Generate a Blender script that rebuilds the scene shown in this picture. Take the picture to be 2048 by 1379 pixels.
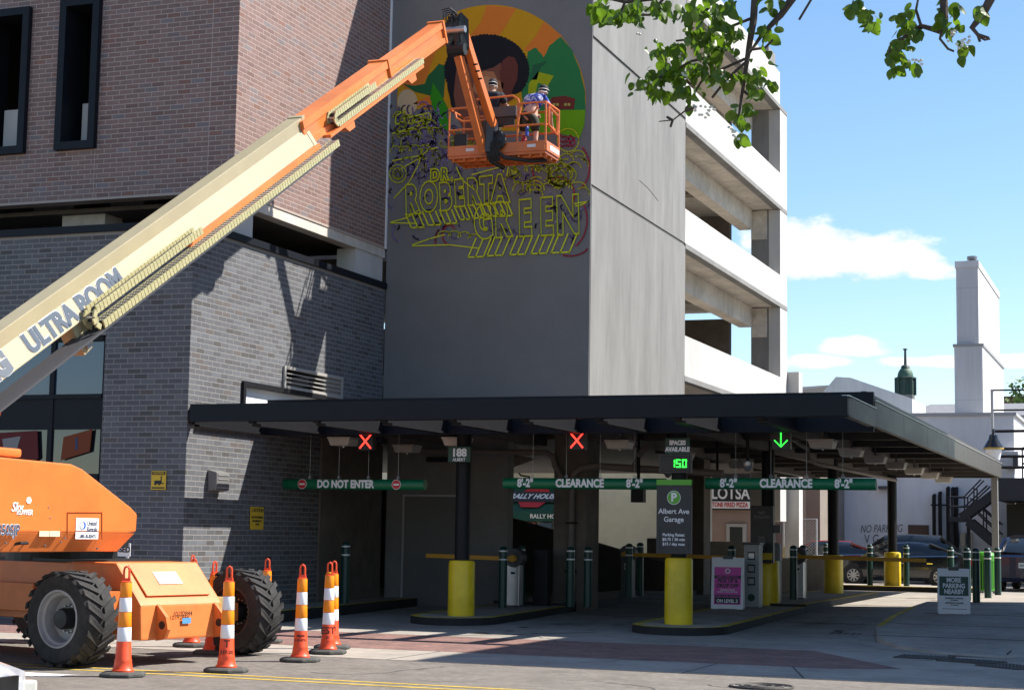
import bpy, bmesh, math, random
from math import sin, cos, pi, radians, sqrt, atan2
from mathutils import Vector, Matrix
for o in list(bpy.data.objects): bpy.data.objects.remove(o)
S = bpy.context.scene
COL = S.collection
RND = random.Random(7)
# ------------------------------------------------------------ camera, sky, sun, exposure
EYE = Vector((0, 0, 1.67)); FPX = 3415.2
YAW, PIT, ROL = radians(20.874), radians(6.306), radians(.953)
VV = Vector((-sin(YAW)*cos(PIT), cos(YAW)*cos(PIT), sin(PIT)))
R0 = Vector((cos(YAW), sin(YAW), 0)); U0 = R0.cross(VV)
RR = R0*cos(ROL)+U0*sin(ROL); UU = -R0*sin(ROL)+U0*cos(ROL)
cam = bpy.data.cameras.new('camera'); cam.sensor_width = 36; cam.lens = FPX/2048*36
cam.clip_start = .1; cam.clip_end = 4000
co = bpy.data.objects.new('camera', cam); COL.objects.link(co)
m = Matrix((RR, UU, -VV)).transposed().to_4x4(); m.translation = EYE; co.matrix_world = m
S.camera = co
SUN = Vector((.862, .507, 1.14)).normalized()
sun = bpy.data.lights.new('sun', 'SUN'); sun.energy = 4.8; sun.angle = radians(.53); sun.color = (1, .955, .88)
so = bpy.data.objects.new('sun', sun); COL.objects.link(so); so.rotation_euler = SUN.to_track_quat('Z', 'Y').to_euler()
S.view_settings.view_transform = 'Standard'; S.view_settings.look = 'None'; S.view_settings.gamma = 1
S.view_settings.exposure = 1.0
W = bpy.data.worlds.new('World'); S.world = W; W.use_nodes = True
def at(x, y, X=None, Y=None, Z=None):          # layout helper: survey a point of the photograph on a plane of the place
    d = VV+RR*((x-1024)/FPX)-UU*((y-689.5)/FPX)
    t = X/d.x if X is not None else Y/d.y if Y is not None else (Z-EYE.z)/d.z
    return EYE+d*t
def skydir(x, y):
    d = (VV+RR*((x-1024)/FPX)-UU*((y-689.5)/FPX)).normalized(); return atan2(d.x, d.y), math.asin(d.z)
def world():
    nt = W.node_tree; nt.nodes.clear(); N = nt.nodes.new; L = nt.links.new
    out = N('ShaderNodeOutputWorld'); bg = N('ShaderNodeBackground'); bg.inputs[1].default_value = .1
    sky = N('ShaderNodeTexSky'); sky.sky_type = 'NISHITA'; sky.sun_disc = False
    sky.sun_elevation = math.asin(SUN.z); sky.sun_rotation = atan2(SUN.x, SUN.y); sky.ozone_density = 2.2; sky.dust_density = .15; sky.air_density = 1.0
    tc = N('ShaderNodeTexCoord'); sp = N('ShaderNodeSeparateXYZ'); L(tc.outputs['Generated'], sp.inputs[0])
    def M(op, a, b=None, c=None):
        n = N('ShaderNodeMath'); n.operation = op
        for i, v in enumerate((a, b, c)):
            if v is None: continue
            if isinstance(v, (int, float)): n.inputs[i].default_value = v
            else: L(v, n.inputs[i])
        return n.outputs[0]
    az = M('ARCTAN2', sp.outputs[0], sp.outputs[1]); el = M('ARCSINE', sp.outputs[2])
    cv = N('ShaderNodeCombineXYZ'); L(M('MULTIPLY', az, 1.0), cv.inputs[0]); L(M('MULTIPLY', el, 1.9), cv.inputs[1])
    def fbm(scale, det, seed):
        n = N('ShaderNodeTexNoise'); n.inputs['Scale'].default_value = scale; n.inputs['Detail'].default_value = det; n.inputs['Roughness'].default_value = .58
        cv2 = N('ShaderNodeVectorMath'); cv2.operation = 'ADD'; cv2.inputs[1].default_value = (seed, seed*.7, 0); L(cv.outputs[0], cv2.inputs[0]); L(cv2.outputs[0], n.inputs['Vector']); return n.outputs['Fac']
    fine = fbm(26, 7, 3.1); big = fbm(3.2, 3, 9.4)
    # cumulus banks: soft ellipses (azimuth, elevation, half sizes); the same kind goes on round the whole sky through the low frequency noise
    field = M('MULTIPLY', M('SUBTRACT', big, .66), 3.0)
    for (x, y, rx, ry) in ((1690, 512, 225, 62), (1600, 500, 130, 70), (1855, 540, 75, 24), (1705, 690, 80, 24), (1600, 722, 110, 16), (1960, 722, 190, 14)):
        a0, e0 = skydir(x, y); ra, re = rx/FPX, ry/FPX
        da = M('DIVIDE', M('SUBTRACT', az, a0), ra); de = M('DIVIDE', M('SUBTRACT', el, e0), re)
        r2 = M('ADD', M('MULTIPLY', da, da), M('MULTIPLY', de, de))
        field = M('MAXIMUM', field, M('MULTIPLY', M('SUBTRACT', 1.0, r2), .55))
    field = M('MAXIMUM', field, -1.0)
    d = M('ADD', field, M('MULTIPLY', M('SUBTRACT', fine, .5), 1.9))
    rp = N('ShaderNodeMapRange'); rp.interpolation_type = 'SMOOTHSTEP'; L(d, rp.inputs[0]); rp.inputs[1].default_value = .02; rp.inputs[2].default_value = .42
    sh = N('ShaderNodeMapRange'); L(fine, sh.inputs[0]); sh.inputs[1].default_value = .35; sh.inputs[2].default_value = .62; sh.inputs[3].default_value = .82; sh.inputs[4].default_value = 1.0
    cc = N('ShaderNodeVectorMath'); cc.operation = 'SCALE'; cc.inputs[0].default_value = (6.0, 6.1, 6.3); L(sh.outputs[0], cc.inputs['Scale'])
    mx = N('ShaderNodeMix'); mx.data_type = 'RGBA'; L(rp.outputs[0], mx.inputs['Factor']); L(sky.outputs[0], mx.inputs[6]); L(cc.outputs[0], mx.inputs[7])
    hs = N('ShaderNodeHueSaturation'); hs.inputs['Saturation'].default_value = 1.1; hs.inputs['Value'].default_value = .96; L(sky.outputs[0], hs.inputs['Color']); L(hs.outputs[0], mx.inputs[6])
    L(mx.outputs[2], bg.inputs[0]); L(bg.outputs[0], out.inputs[0])
world()

# ------------------------------------------------------------ materials
MATS = {}
def mat(name, col, rough=.6, metal=0, var=.0, scale=6, bump=0, bscale=None, spec=.5, emit=0, stretch=None, col2=None, attr=None, stain=0, alpha=1, trans=0, coat=0):
    if name in MATS: return MATS[name]
    M = bpy.data.materials.new(name); M.use_nodes = True; nt = M.node_tree; N = nt.nodes.new; L = nt.links.new
    b = nt.nodes['Principled BSDF']; b.inputs['Base Color'].default_value = (*col, 1); b.inputs['Roughness'].default_value = rough; b.inputs['Metallic'].default_value = metal
    b.inputs['Specular IOR Level'].default_value = spec; b.inputs['Alpha'].default_value = alpha; b.inputs['Transmission Weight'].default_value = trans; b.inputs['Coat Weight'].default_value = coat
    if emit: b.inputs['Emission Color'].default_value = (*col, 1); b.inputs['Emission Strength'].default_value = emit
    cur = None
    if attr:
        a = N('ShaderNodeAttribute'); a.attribute_name = attr; cur = a.outputs['Color']
    if var or bump or stain:
        tc = N('ShaderNodeTexCoord'); mp = N('ShaderNodeMapping'); L(tc.outputs['Object'], mp.inputs[0])
        if stretch: mp.inputs['Scale'].default_value = stretch
        no = N('ShaderNodeTexNoise'); no.inputs['Scale'].default_value = scale; no.inputs['Detail'].default_value = 6; no.inputs['Roughness'].default_value = .62; L(mp.outputs[0], no.inputs['Vector'])
        if var:
            hi = col2 or tuple(min(1, c*(1+var)) for c in col); lo = col if col2 else tuple(c*(1-var) for c in col)
            rp = N('ShaderNodeMapRange'); rp.inputs[1].default_value = .3; rp.inputs[2].default_value = .7; L(no.outputs['Fac'], rp.inputs[0])
            mx = N('ShaderNodeMix'); mx.data_type = 'RGBA'; L(rp.outputs[0], mx.inputs['Factor'])
            if cur is None:
                mx.inputs[6].default_value = (*lo, 1); mx.inputs[7].default_value = (*hi, 1)
            else:
                mx.blend_type = 'MULTIPLY'; mx.inputs['Factor'].default_value = 1; nt.links.remove(mx.inputs['Factor'].links[0]); L(cur, mx.inputs[6])
                gr = N('ShaderNodeMapRange'); L(no.outputs['Fac'], gr.inputs[0]); gr.inputs[1].default_value = .3; gr.inputs[2].default_value = .7; gr.inputs[3].default_value = 1-var; gr.inputs[4].default_value = 1+var
                L(gr.outputs[0], mx.inputs[7])
            cur = mx.outputs[2]
        if stain:       # broad blotches and streaks of dirt
            n2 = N('ShaderNodeTexNoise'); n2.inputs['Scale'].default_value = scale*.17; n2.inputs['Detail'].default_value = 8; n2.inputs['Roughness'].default_value = .7; L(mp.outputs[0], n2.inputs['Vector'])
            r2 = N('ShaderNodeMapRange'); L(n2.outputs['Fac'], r2.inputs[0]); r2.inputs[1].default_value = .42; r2.inputs[2].default_value = .68; r2.inputs[3].default_value = 1; r2.inputs[4].default_value = 1-stain
            m2 = N('ShaderNodeMix'); m2.data_type = 'RGBA'; m2.blend_type = 'MULTIPLY'; m2.inputs['Factor'].default_value = 1
            if cur is None: m2.inputs[6].default_value = (*col, 1)
            else: L(cur, m2.inputs[6])
            L(r2.outputs[0], m2.inputs[7]); cur = m2.outputs[2]
            r3 = N('ShaderNodeMapRange'); L(n2.outputs['Fac'], r3.inputs[0]); r3.inputs[3].default_value = max(0, rough-.12); r3.inputs[4].default_value = min(1, rough+.12); L(r3.outputs[0], b.inputs['Roughness'])
        if bump:
            nb = no
            if bscale:
                nb = N('ShaderNodeTexNoise'); nb.inputs['Scale'].default_value = bscale; nb.inputs['Detail'].default_value = 4; L(mp.outputs[0], nb.inputs['Vector'])
            bp = N('ShaderNodeBump'); bp.inputs['Strength'].default_value = bump; bp.inputs['Distance'].default_value = .02; L(nb.outputs['Fac'], bp.inputs['Height']); L(bp.outputs[0], b.inputs['Normal'])
    if cur is not None: L(cur, b.inputs['Base Color'])
    MATS[name] = M; return M
asphalt = mat('asphalt', (.205, .182, .158), .9, var=.22, scale=9, bump=.5, bscale=260, spec=.25, stain=.3)
concrete = mat('concrete_paving', (.37, .325, .275), .85, var=.12, scale=5, bump=.25, bscale=120, spec=.25, stain=.3)
concrete_dk = mat('worn_driveway_concrete', (.34, .305, .262), .85, var=.15, scale=3, bump=.25, bscale=120, spec=.25, stain=.35)
tower_side = mat('weathered_cast_concrete', (.235, .230, .221), .85, var=.10, scale=3, stretch=(1.5, 1.5, .3), bump=.2, bscale=45, spec=.25, stain=.24)
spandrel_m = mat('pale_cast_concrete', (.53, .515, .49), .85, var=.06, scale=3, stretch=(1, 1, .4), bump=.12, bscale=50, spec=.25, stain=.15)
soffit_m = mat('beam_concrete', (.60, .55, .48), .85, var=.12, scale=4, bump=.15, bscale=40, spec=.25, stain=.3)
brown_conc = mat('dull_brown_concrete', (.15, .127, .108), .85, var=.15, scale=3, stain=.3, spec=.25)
charcoal = mat('charcoal_wall_paint', (.205, .197, .192), .75, var=.05, scale=1.5, bump=.06, bscale=14, spec=.3, stain=.1)
black_metal = mat('black_painted_steel', (.012, .012, .014), .5, var=.15, scale=5, spec=.2)
navy_metal = mat('dark_anodised_fascia', (.009, .011, .016), .5, var=.1, scale=3, spec=.18)
bronze = mat('bronze_aluminium_panel', (.088, .078, .066), .45, metal=.3, var=.12, scale=2.5, stretch=(1, .5, 2), stain=.2)
soffit_dk = mat('dark_brown_metal_soffit', (.065, .055, .048), .6, var=.15, scale=3)
flash_m = mat('bright_flashing', (.6, .6, .62), .35, metal=.6)
mortar = mat('pale_mortar', (.42, .34, .295), .95, var=.1, scale=20, spec=.2)
mortar_g = mat('grey_mortar', (.26, .25, .24), .95, var=.1, scale=20, spec=.2)
brick_m = mat('fired_brick', (.2, .1, .1), .75, var=.08, scale=9, bump=.12, bscale=60, spec=.3, attr='Col')
white_wall = mat('white_painted_wall', (.80, .80, .82), .8, var=.05, scale=2, stretch=(1, 1, .3), stain=.2, spec=.25)
white_metal = mat('white_ribbed_cladding', (.62, .61, .62), .7, var=.05, scale=2, stretch=(3, 3, .15), stain=.12)
cream_wall = mat('cream_block_wall', (.80, .77, .60), .85, var=.06, scale=2, stain=.12)
yellow = mat('yellow_plastic_sleeve', (.78, .55, .012), .45, var=.06, scale=4, spec=.5, stain=.3)
yellow_p = mat('yellow_kerb_paint', (.52, .38, .03), .8, var=.3, scale=7, stain=.45)
kerb_black = mat('black_kerb_face', (.014, .013, .013), .8, var=.3, scale=6)  # near black kerb face, mottled at random
green = mat('green_sign_tube', (.004, .15, .062), .42, spec=.5)
green_dk = mat('dark_green_sign', (.006, .05, .03), .45)
green_lt = mat('lime_green_panel', (.10, .40, .03), .45)
boll_g = mat('dark_green_bollard', (.006, .045, .035), .4, spec=.5)
white_p = mat('white_lettering', (.82, .82, .82), .5)
refl_w = mat('reflective_white_band', (.80, .80, .80), .35)
sign_dk = mat('charcoal_sign_panel', (.018, .022, .026), .45)
steel = mat('brushed_steel', (.42, .42, .43), .38, metal=.8, var=.08, scale=6)
galv = mat('galvanised_steel', (.45, .45, .46), .5, metal=.5, var=.08, scale=10)
lens_m = mat('prismatic_lamp_lens', (.50, .47, .43), .35, var=.05, scale=12)
pipe_m = mat('dusty_grey_pipe', (.18, .155, .14), .7, var=.1, scale=5)
red_led = mat('red_led', (1.0, .03, .02), .4, emit=2.4)
green_led = mat('green_led', (.03, 1.0, .06), .4, emit=1.6)
led_off = mat('unlit_led_box', (.010, .010, .012), .4)
arm_y = mat('orange_yellow_gate_arm', (.62, .30, .012), .5, var=.05, scale=4)
glass = mat('dark_window_glass', (.012, .016, .022), .04, spec=1.0)
paper = mat('printed_white_board', (.72, .72, .74), .5, var=.03, scale=8)
magenta = mat('magenta_print', (.62, .07, .38), .55)
inkblack = mat('black_print', (.02, .02, .02), .6)
red_print = mat('red_print', (.55, .02, .025), .5)
signyellow = mat('yellow_caution_plate', (.72, .46, .015), .45, stain=.1)
orange = mat('orange_machine_paint', (.74, .19, .042), .38, var=.05, scale=3, spec=.5, coat=.1, stain=.3)
orange_r = mat('faded_orange_paint', (.76, .20, .045), .5, var=.08, scale=4, stain=.25)
cream_p = mat('cream_machine_paint', (.40, .338, .205), .4, var=.03, scale=2, spec=.5, coat=.05, stain=.16)
rubber = mat('worn_tyre_rubber', (.040, .038, .037), .85, var=.3, scale=9, bump=.3, bscale=50, spec=.3, stain=.3)
rimgrey = mat('grey_wheel_rim', (.36, .345, .34), .5, var=.08, scale=6, stain=.15)
rimbrown = mat('muddy_brown_rim', (.06, .035, .025), .8, var=.25, scale=8)
blacks = mat('satin_black', (.012, .012, .013), .5)
greyplastic = mat('dark_grey_plastic', (.06, .06, .065), .5)
chrome = mat('polished_rod', (.7, .7, .72), .12, metal=1)
chain_m = mat('yellow_plated_chain', (.50, .45, .24), .5, metal=.35, var=.25, scale=30)
cone_o = mat('orange_cone_plastic', (.85, .085, .02), .45, var=.1, scale=6, spec=.5, stain=.38)
cone_a = mat('amber_prismatic_sheeting', (.92, .27, .006), .35, emit=0)
cone_w = mat('white_prismatic_sheeting', (.86, .87, .9), .35)
base_rub = mat('recycled_rubber_base', (.075, .075, .068), .9, var=.35, scale=10, bump=.3, bscale=60, stain=.3)
sky_glass = mat('reflecting_shop_glass', (.03, .04, .055), .03, spec=1.0, metal=.0)
skin1 = mat('skin_tone', (.36, .19, .12), .6)
skin_l = mat('light_skin_tone', (.55, .32, .23), .6)

# ------------------------------------------------------------ mesh helpers
class MB:
    def __init__(s): s.v = []; s.f = []; s.m = []; s.cur = 0
    def add(s, vs, fs):
        n = len(s.v); s.v += [tuple(v) for v in vs]; s.f += [tuple(i+n for i in f) for f in fs]; s.m += [s.cur]*len(fs); return s
    def box(s, x0, x1, y0, y1, z0, z1):
        return s.hexa([(x0, y0, z0), (x1, y0, z0), (x1, y1, z0), (x0, y1, z0)], [(x0, y0, z1), (x1, y0, z1), (x1, y1, z1), (x0, y1, z1)])
    def hexa(s, b, t):
        return s.add(list(b)+list(t), [(3, 2, 1, 0), (4, 5, 6, 7), (0, 1, 5, 4), (1, 2, 6, 5), (2, 3, 7, 6), (3, 0, 4, 7)])
    def obox(s, c, ax, ay, az, hx, hy, hz):      # oriented box: centre, three unit axes, half sizes
        c = Vector(c); ax = Vector(ax)*hx; ay = Vector(ay)*hy; az = Vector(az)*hz
        return s.hexa([c-ax-ay-az, c+ax-ay-az, c+ax+ay-az, c-ax+ay-az], [c-ax-ay+az, c+ax-ay+az, c+ax+ay+az, c-ax+ay+az])
    def beam(s, a, b, w, h, up=(0, 0, 1)):       # rectangular bar from a to b
        a = Vector(a); b = Vector(b); d = (b-a).normalized(); up = Vector(up)
        x = d.cross(up)
        if x.length < 1e-4: x = d.cross(Vector((1, 0, 0)))
        x.normalize(); y = x.cross(d)
        return s.obox((a+b)/2, d, x, y, (b-a).length/2, w/2, h/2)
    def cyl(s, a, b, r, r2=None, n=16, caps=True):
        a = Vector(a); b = Vector(b); d = (b-a).normalized(); r2 = r if r2 is None else r2
        x = d.orthogonal().normalized(); y = d.cross(x)
        ra = [a+(x*cos(2*pi*i/n)+y*sin(2*pi*i/n))*r for i in range(n)]; rb = [b+(x*cos(2*pi*i/n)+y*sin(2*pi*i/n))*r2 for i in range(n)]
        fs = [(i, (i+1) % n, n+(i+1) % n, n+i) for i in range(n)]
        if caps: fs += [tuple(range(n-1, -1, -1)), tuple(range(n, 2*n))]
        return s.add(ra+rb, fs)
    def lathe(s, prof, c, axis=(0, 0, 1), n=24, ref=None, caps=True):    # prof: (radius, height) pairs
        c = Vector(c); d = Vector(axis).normalized(); x = Vector(ref).normalized() if ref else d.orthogonal().normalized(); y = d.cross(x)
        vs = []; k = len(prof)
        for r, h in prof:
            for i in range(n): vs.append(c+d*h+(x*cos(2*pi*i/n)+y*sin(2*pi*i/n))*r)
        fs = [(j*n+i, j*n+(i+1) % n, (j+1)*n+(i+1) % n, (j+1)*n+i) for j in range(k-1) for i in range(n)]
        if caps and prof[0][0] > 1e-5: fs.append(tuple(range(n-1, -1, -1)))
        if caps and prof[-1][0] > 1e-5: fs.append(tuple((k-1)*n+i for i in range(n)))
        return s.add(vs, fs)
    def tube(s, pts, r, n=8, closed=False):
        pts = [Vector(p) for p in pts]; k = len(pts); vs = []; x = None
        rs = r if isinstance(r, (list, tuple)) else [r]*k
        for i in range(k):
            if closed: d = pts[(i+1) % k]-pts[i-1]
            else: d = pts[min(i+1, k-1)]-pts[max(i-1, 0)]
            d.normalize()
            if x is None: x = d.orthogonal().normalized()
            x = (x-d*x.dot(d)); x.normalize(); y = d.cross(x)
            vs += [pts[i]+(x*cos(2*pi*j/n)+y*sin(2*pi*j/n))*rs[i] for j in range(n)]
        fs = []
        for i in range(k if closed else k-1):
            a = i*n; b = ((i+1) % k)*n
            fs += [(a+j, a+(j+1) % n, b+(j+1) % n, b+j) for j in range(n)]
        if not closed: fs += [tuple(range(n-1, -1, -1)), tuple((k-1)*n+j for j in range(n))]
        return s.add(vs, fs)
    def prism(s, pts, d):        # polygon (list of 3D points) pushed along vector d
        pts = [Vector(p) for p in pts]; d = Vector(d); n = len(pts)
        return s.add(pts+[p+d for p in pts], [tuple(range(n-1, -1, -1)), tuple(range(n, 2*n))]+[(i, (i+1) % n, n+(i+1) % n, n+i) for i in range(n)])
    def ell(s, c, rx, ry, rz, n=12, m=8):
        c = Vector(c); vs = [c+Vector((0, 0, -rz))]
        for j in range(1, m):
            a = -pi/2+pi*j/m
            vs += [c+Vector((rx*cos(a)*cos(2*pi*i/n), ry*cos(a)*sin(2*pi*i/n), rz*sin(a))) for i in range(n)]
        vs.append(c+Vector((0, 0, rz))); fs = [(0, 1+(i+1) % n, 1+i) for i in range(n)]
        for j in range(m-2): fs += [(1+j*n+i, 1+j*n+(i+1) % n, 1+(j+1)*n+(i+1) % n, 1+(j+1)*n+i) for i in range(n)]
        t = len(vs)-1; o = 1+(m-2)*n; fs += [(o+i, o+(i+1) % n, t) for i in range(n)]
        return s.add(vs, fs)
    def build(s, name, mt, parent=None, smooth=False, bevel=0, kind=None, segs=2):
        me = bpy.data.meshes.new(name); me.from_pydata(s.v, [], s.f)
        bm = bmesh.new(); bm.from_mesh(me); bmesh.ops.recalc_face_normals(bm, faces=bm.faces)
        if bevel: bmesh.ops.bevel(bm, geom=[e for e in bm.edges if len(e.link_faces) == 2 and e.calc_face_angle(0) > .5], offset=bevel, segments=segs, affect='EDGES', profile=.6, clamp_overlap=True)
        bm.to_mesh(me); bm.free()
        for mm in (mt if isinstance(mt, (list, tuple)) else [mt]): me.materials.append(mm)
        if isinstance(mt, (list, tuple)) and not bevel: me.polygons.foreach_set('material_index', s.m)
        if smooth:
            me.polygons.foreach_set('use_smooth', [True]*len(me.polygons))
            if smooth != 'all': me.set_sharp_from_angle(angle=radians(38))
        o = bpy.data.objects.new(name, me); COL.objects.link(o)
        if parent: o.parent = parent
        if kind: o['kind'] = kind
        return o
def tag(o, label, cat, group=None):
    o['label'] = label; o['category'] = cat
    if group: o['group'] = group
    return o
def thing(name, label, cat, group=None):
    o = bpy.data.objects.new(name, None); COL.objects.link(o); o.empty_display_size = .2
    return tag(o, label, cat, group)
def struct(o): o['kind'] = 'structure'; return o
def copy_tree(o, parent=None):
    c = o.copy(); COL.objects.link(c); c.parent = parent
    for ch in o.children: copy_tree(ch, c)
    return c
DEFER = []
def text(name, body, size, mt, parent, origin, xdir, ydir, align='CENTER', depth=.004, squash=1.0, outline=0, bold=0, shear=0):
    """flat lettering standing on a surface: origin is the middle (or left) of the baseline"""
    cu = bpy.data.curves.new(name, 'FONT'); cu.body = body; cu.size = size; cu.align_x = align; cu.align_y = 'CENTER'; cu.shear = shear
    cu.resolution_u = 4; cu.offset = bold
    if outline: cu.fill_mode = 'NONE'; cu.bevel_depth = outline; cu.bevel_resolution = 0
    else: cu.extrude = depth/2
    t = bpy.data.objects.new(name, cu); COL.objects.link(t)
    bpy.context.view_layer.update()
    me = bpy.data.meshes.new_from_object(t.evaluated_get(bpy.context.evaluated_depsgraph_get()))
    bpy.data.objects.remove(t); bpy.data.curves.remove(cu)
    x = Vector(xdir).normalized(); y = Vector(ydir).normalized(); n = x.cross(y)
    mm = Matrix((x*squash, y, n)).transposed().to_4x4(); mm.translation = Vector(origin)
    me.transform(mm); me.materials.clear(); me.materials.append(mt); me.name = name
    o = bpy.data.objects.new(name, me); COL.objects.link(o)
    if parent: o.parent = parent
    return o
XA = (1, 0, 0); ZA = (0, 0, 1); YA = (0, 1, 0)
# ------------------------------------------------------------ ground, street, driveway, pavement
def g(y): return max(0, min(1, (y-28)/11))*.17
def sheet(name, pts, mt, z=0.0, parent=None):
    return struct(MB().add([(x, y, z) for x, y in pts], [tuple(range(len(pts)))]).build(name, mt, parent))
def gridsheet(name, rows, mt):     # rows of (x0, x1, y, z)
    b = MB(); vs = []; 
    for (x0, x1, y, z) in rows: vs += [(x0, y, z), (x1, y, z)]
    b.add(vs, [(2*i, 2*i+1, 2*i+3, 2*i+2) for i in range(len(rows)-1)]); return struct(b.build(name, mt))
sheet('ground', [(-1500, -1500), (1500, -1500), (1500, 1500), (-1500, 1500)], mat('distant_ground', (.13, .125, .11), .9, var=.2, scale=.05), -.06)
sheet('road', [(-160, -40), (120, -40), (120, 20.72), (-160, 20.72)], asphalt)
sheet('gutter', [(-160, 20.72), (120, 20.72), (120, 22.52), (-160, 22.52)], concrete, .004)
def paver_mat():
    M = mat('red_clay_pavers', (.2, .1, .1), .85, var=.2, scale=8); nt = M.node_tree; N = nt.nodes.new; L = nt.links.new; b = nt.nodes['Principled BSDF']
    tc = N('ShaderNodeTexCoord'); mp = N('ShaderNodeMapping'); mp.inputs['Rotation'].default_value = (0, 0, radians(45)); L(tc.outputs['Object'], mp.inputs[0])
    br = N('ShaderNodeTexBrick'); br.inputs['Scale'].default_value = 4.6; br.inputs['Color1'].default_value = (.25, .125, .095, 1); br.inputs['Color2'].default_value = (.17, .085, .075, 1); br.inputs['Mortar'].default_value = (.15, .115, .10, 1); br.inputs['Mortar Size'].default_value = .02; br.inputs['Bias'].default_value = 0
    L(mp.outputs[0], br.inputs[0]); no = N('ShaderNodeTexNoise'); no.inputs['Scale'].default_value = 2.2; no.inputs['Detail'].default_value = 7; L(tc.outputs['Object'], no.inputs[0])
    r = N('ShaderNodeMapRange'); L(no.outputs['Fac'], r.inputs[0]); r.inputs[1].default_value = .3; r.inputs[2].default_value = .7; r.inputs[3].default_value = .75; r.inputs[4].default_value = 1.25
    mx = N('ShaderNodeMix'); mx.data_type = 'RGBA'; mx.blend_type = 'MULTIPLY'; mx.inputs['Factor'].default_value = 1; L(br.outputs[0], mx.inputs[6]); L(r.outputs[0], mx.inputs[7]); L(mx.outputs[2], b.inputs['Base Color'])
    return M
sheet('paver_strip', [(-60, 22.52), (-4.1, 22.52), (-3.25, 23.0), (-4.95, 25.9), (-60, 25.9)], paver_mat(), .006)
sheet('footway', [(-4.1, 22.52), (120, 22.52), (120, 25.9), (-4.95, 25.9), (-3.25, 23.0)], concrete, .003)
ys = [25.9, 28, 30, 32, 34, 36, 39, 44, 50, 60, 80, 120]
gridsheet('driveway', [(-16 if y < 34 else -40, -3 if y < 48 else 60, y, g(y)) for y in ys], concrete_dk)
sheet('footway_west', [(-60, 25.9), (-16, 25.9), (-16, 26.4), (-60, 26.4)], concrete, .01)
# raised pavement on the right with its rounded kerb
edge = [(-5.1, 47.5), (-5.1, 41.8), (-5.04, 37.2), (-4.95, 33.8), (-4.75, 30.6), (-4.4, 28.5), (-3.9, 27.2), (-3.1, 26.3), (-2.0, 25.95)]
def hz(y): return g(y)+.015+.12*max(0, min(1, (y-26)/4))
b = MB(); k = MB(); kf = MB()
for (x0, y0), (x1, y1) in zip(edge, edge[1:]):
    b.add([(x0+.16, y0, hz(y0)), (x1+.16, y1, hz(y1)), (0, y1, hz(y1)), (0, y0, hz(y0))], [(0, 1, 2, 3)])
    k.add([(x0, y0, hz(y0)+.003), (x1, y1, hz(y1)+.003), (x1+.165, y1, hz(y1)+.003), (x0+.165, y0, hz(y0)+.003)], [(0, 1, 2, 3)])
    kf.add([(x0-.02, y0, g(y0)-.02), (x1-.02, y1, g(y1)-.02), (x1, y1, hz(y1)+.003), (x0, y0, hz(y0)+.003)], [(0, 1, 2, 3)])
    kf.add([(x0-.32, y0, g(y0)+.004), (x1-.32, y1, g(y1)+.004), (x1-.02, y1, g(y1)+.004), (x0-.02, y0, g(y0)+.004)], [(0, 1, 2, 3)])
b.add([(-2, 25.95, hz(25.95)), (0, 25.95, hz(25.95)), (0, 25.6, .006), (-2, 25.6, .006)], [(0, 1, 2, 3)])
pave = struct(b.build('pavement', concrete)); kb = struct(k.build('kerb', concrete)); struct(kf.build('kerb_gutter', concrete))
b = MB()
for (x0, y0), (x1, y1) in list(zip(edge, edge[1:]))[2:4]:
    b.add([(x0+.005, y0, hz(y0)+.008), (x1+.005, y1, hz(y1)+.008), (x1+.12, y1, hz(y1)+.008), (x0+.12, y0, hz(y0)+.008)], [(0, 1, 2, 3)])
struct(b.build('kerb_paint', yellow_p))
# saw-cut joints in the concrete
jm = mat('dark_joint', (.06, .057, .052), .95)
b = MB()
for x in (-14.2, -9.6, -5.6, -1.2, 2.0): b.box(x, x+.018, 20.74, 22.5, .004, .0065)
for y in (33, 40, 46): b.box(-15, -5.3, y, y+.02, g(y), g(y)+.006)
b.beam((-11, 26.0, .010), (-9.2, 28.4, .012), .02, .004); b.beam((-4.6, 22.6, .006), (-4.1, 20.8, .008), .02, .004)
for y in (28.8, 31.4, 35, 39): b.box(-4.5, 0, y, y+.02, hz(y), hz(y)+.005)
b.box(-2.2, -2.18, 26.4, 44, .02, .05)
struct(b.build('pavement_joint', jm))
# yellow double line and white marking on the road
b = MB()
for dy in (0, .33): b.add([(-60, 17.42+dy, .004), (20, 17.02+dy, .004), (20, 17.12+dy, .004), (-60, 17.52+dy, .004)], [(0, 1, 2, 3)])
struct(b.build('yellow_line', mat('worn_yellow_line', (.56, .38, .045), .85, var=.25, scale=12, stain=.45)))
struct(MB().add([(-13.6, 16.15, .005), (-11.75, 16.2, .005), (-11.55, 16.32, .005), (-11.62, 16.5, .005), (-11.5, 16.62, .005), (-13.6, 16.62, .005)], [(0, 1, 2, 3, 4, 5)]).build('white_marking', mat('worn_white_paint', (.68, .66, .63), .85, var=.12, scale=9, stain=.3)))
rc = random.Random(3); b = MB()
for (x, y, a) in ((-6.5, 19.0, .3), (-9.5, 18.4, -.4), (-2.8, 18.6, 2.6), (-7.2, 21.6, 1.4), (-3.6, 24.2, .8), (-10.5, 27.2, .2), (-6.2, 31.5, 1.2), (-3.0, 30.5, .4)):
    q = Vector((x, y, 0))
    for i in range(16):
        a += rc.uniform(-.5, .5); q2 = q+Vector((cos(a), sin(a), 0))*rc.uniform(.08, .22); zz = .0075 if y < 26 else (g(y)+.005 if x < -5 else hz(y)+.006); zz = .0035 if y < 20 else zz
        w_ = rc.uniform(.006, .014); n_ = Vector((-(q2-q).y, (q2-q).x, 0)).normalized()*w_; zv = Vector((0, 0, zz)); b.add([q-n_+zv, q2-n_+zv, q2+n_+zv, q+n_+zv], [(0, 1, 2, 3)]); q = q2
struct(b.build('paving_crack', jm))
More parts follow.
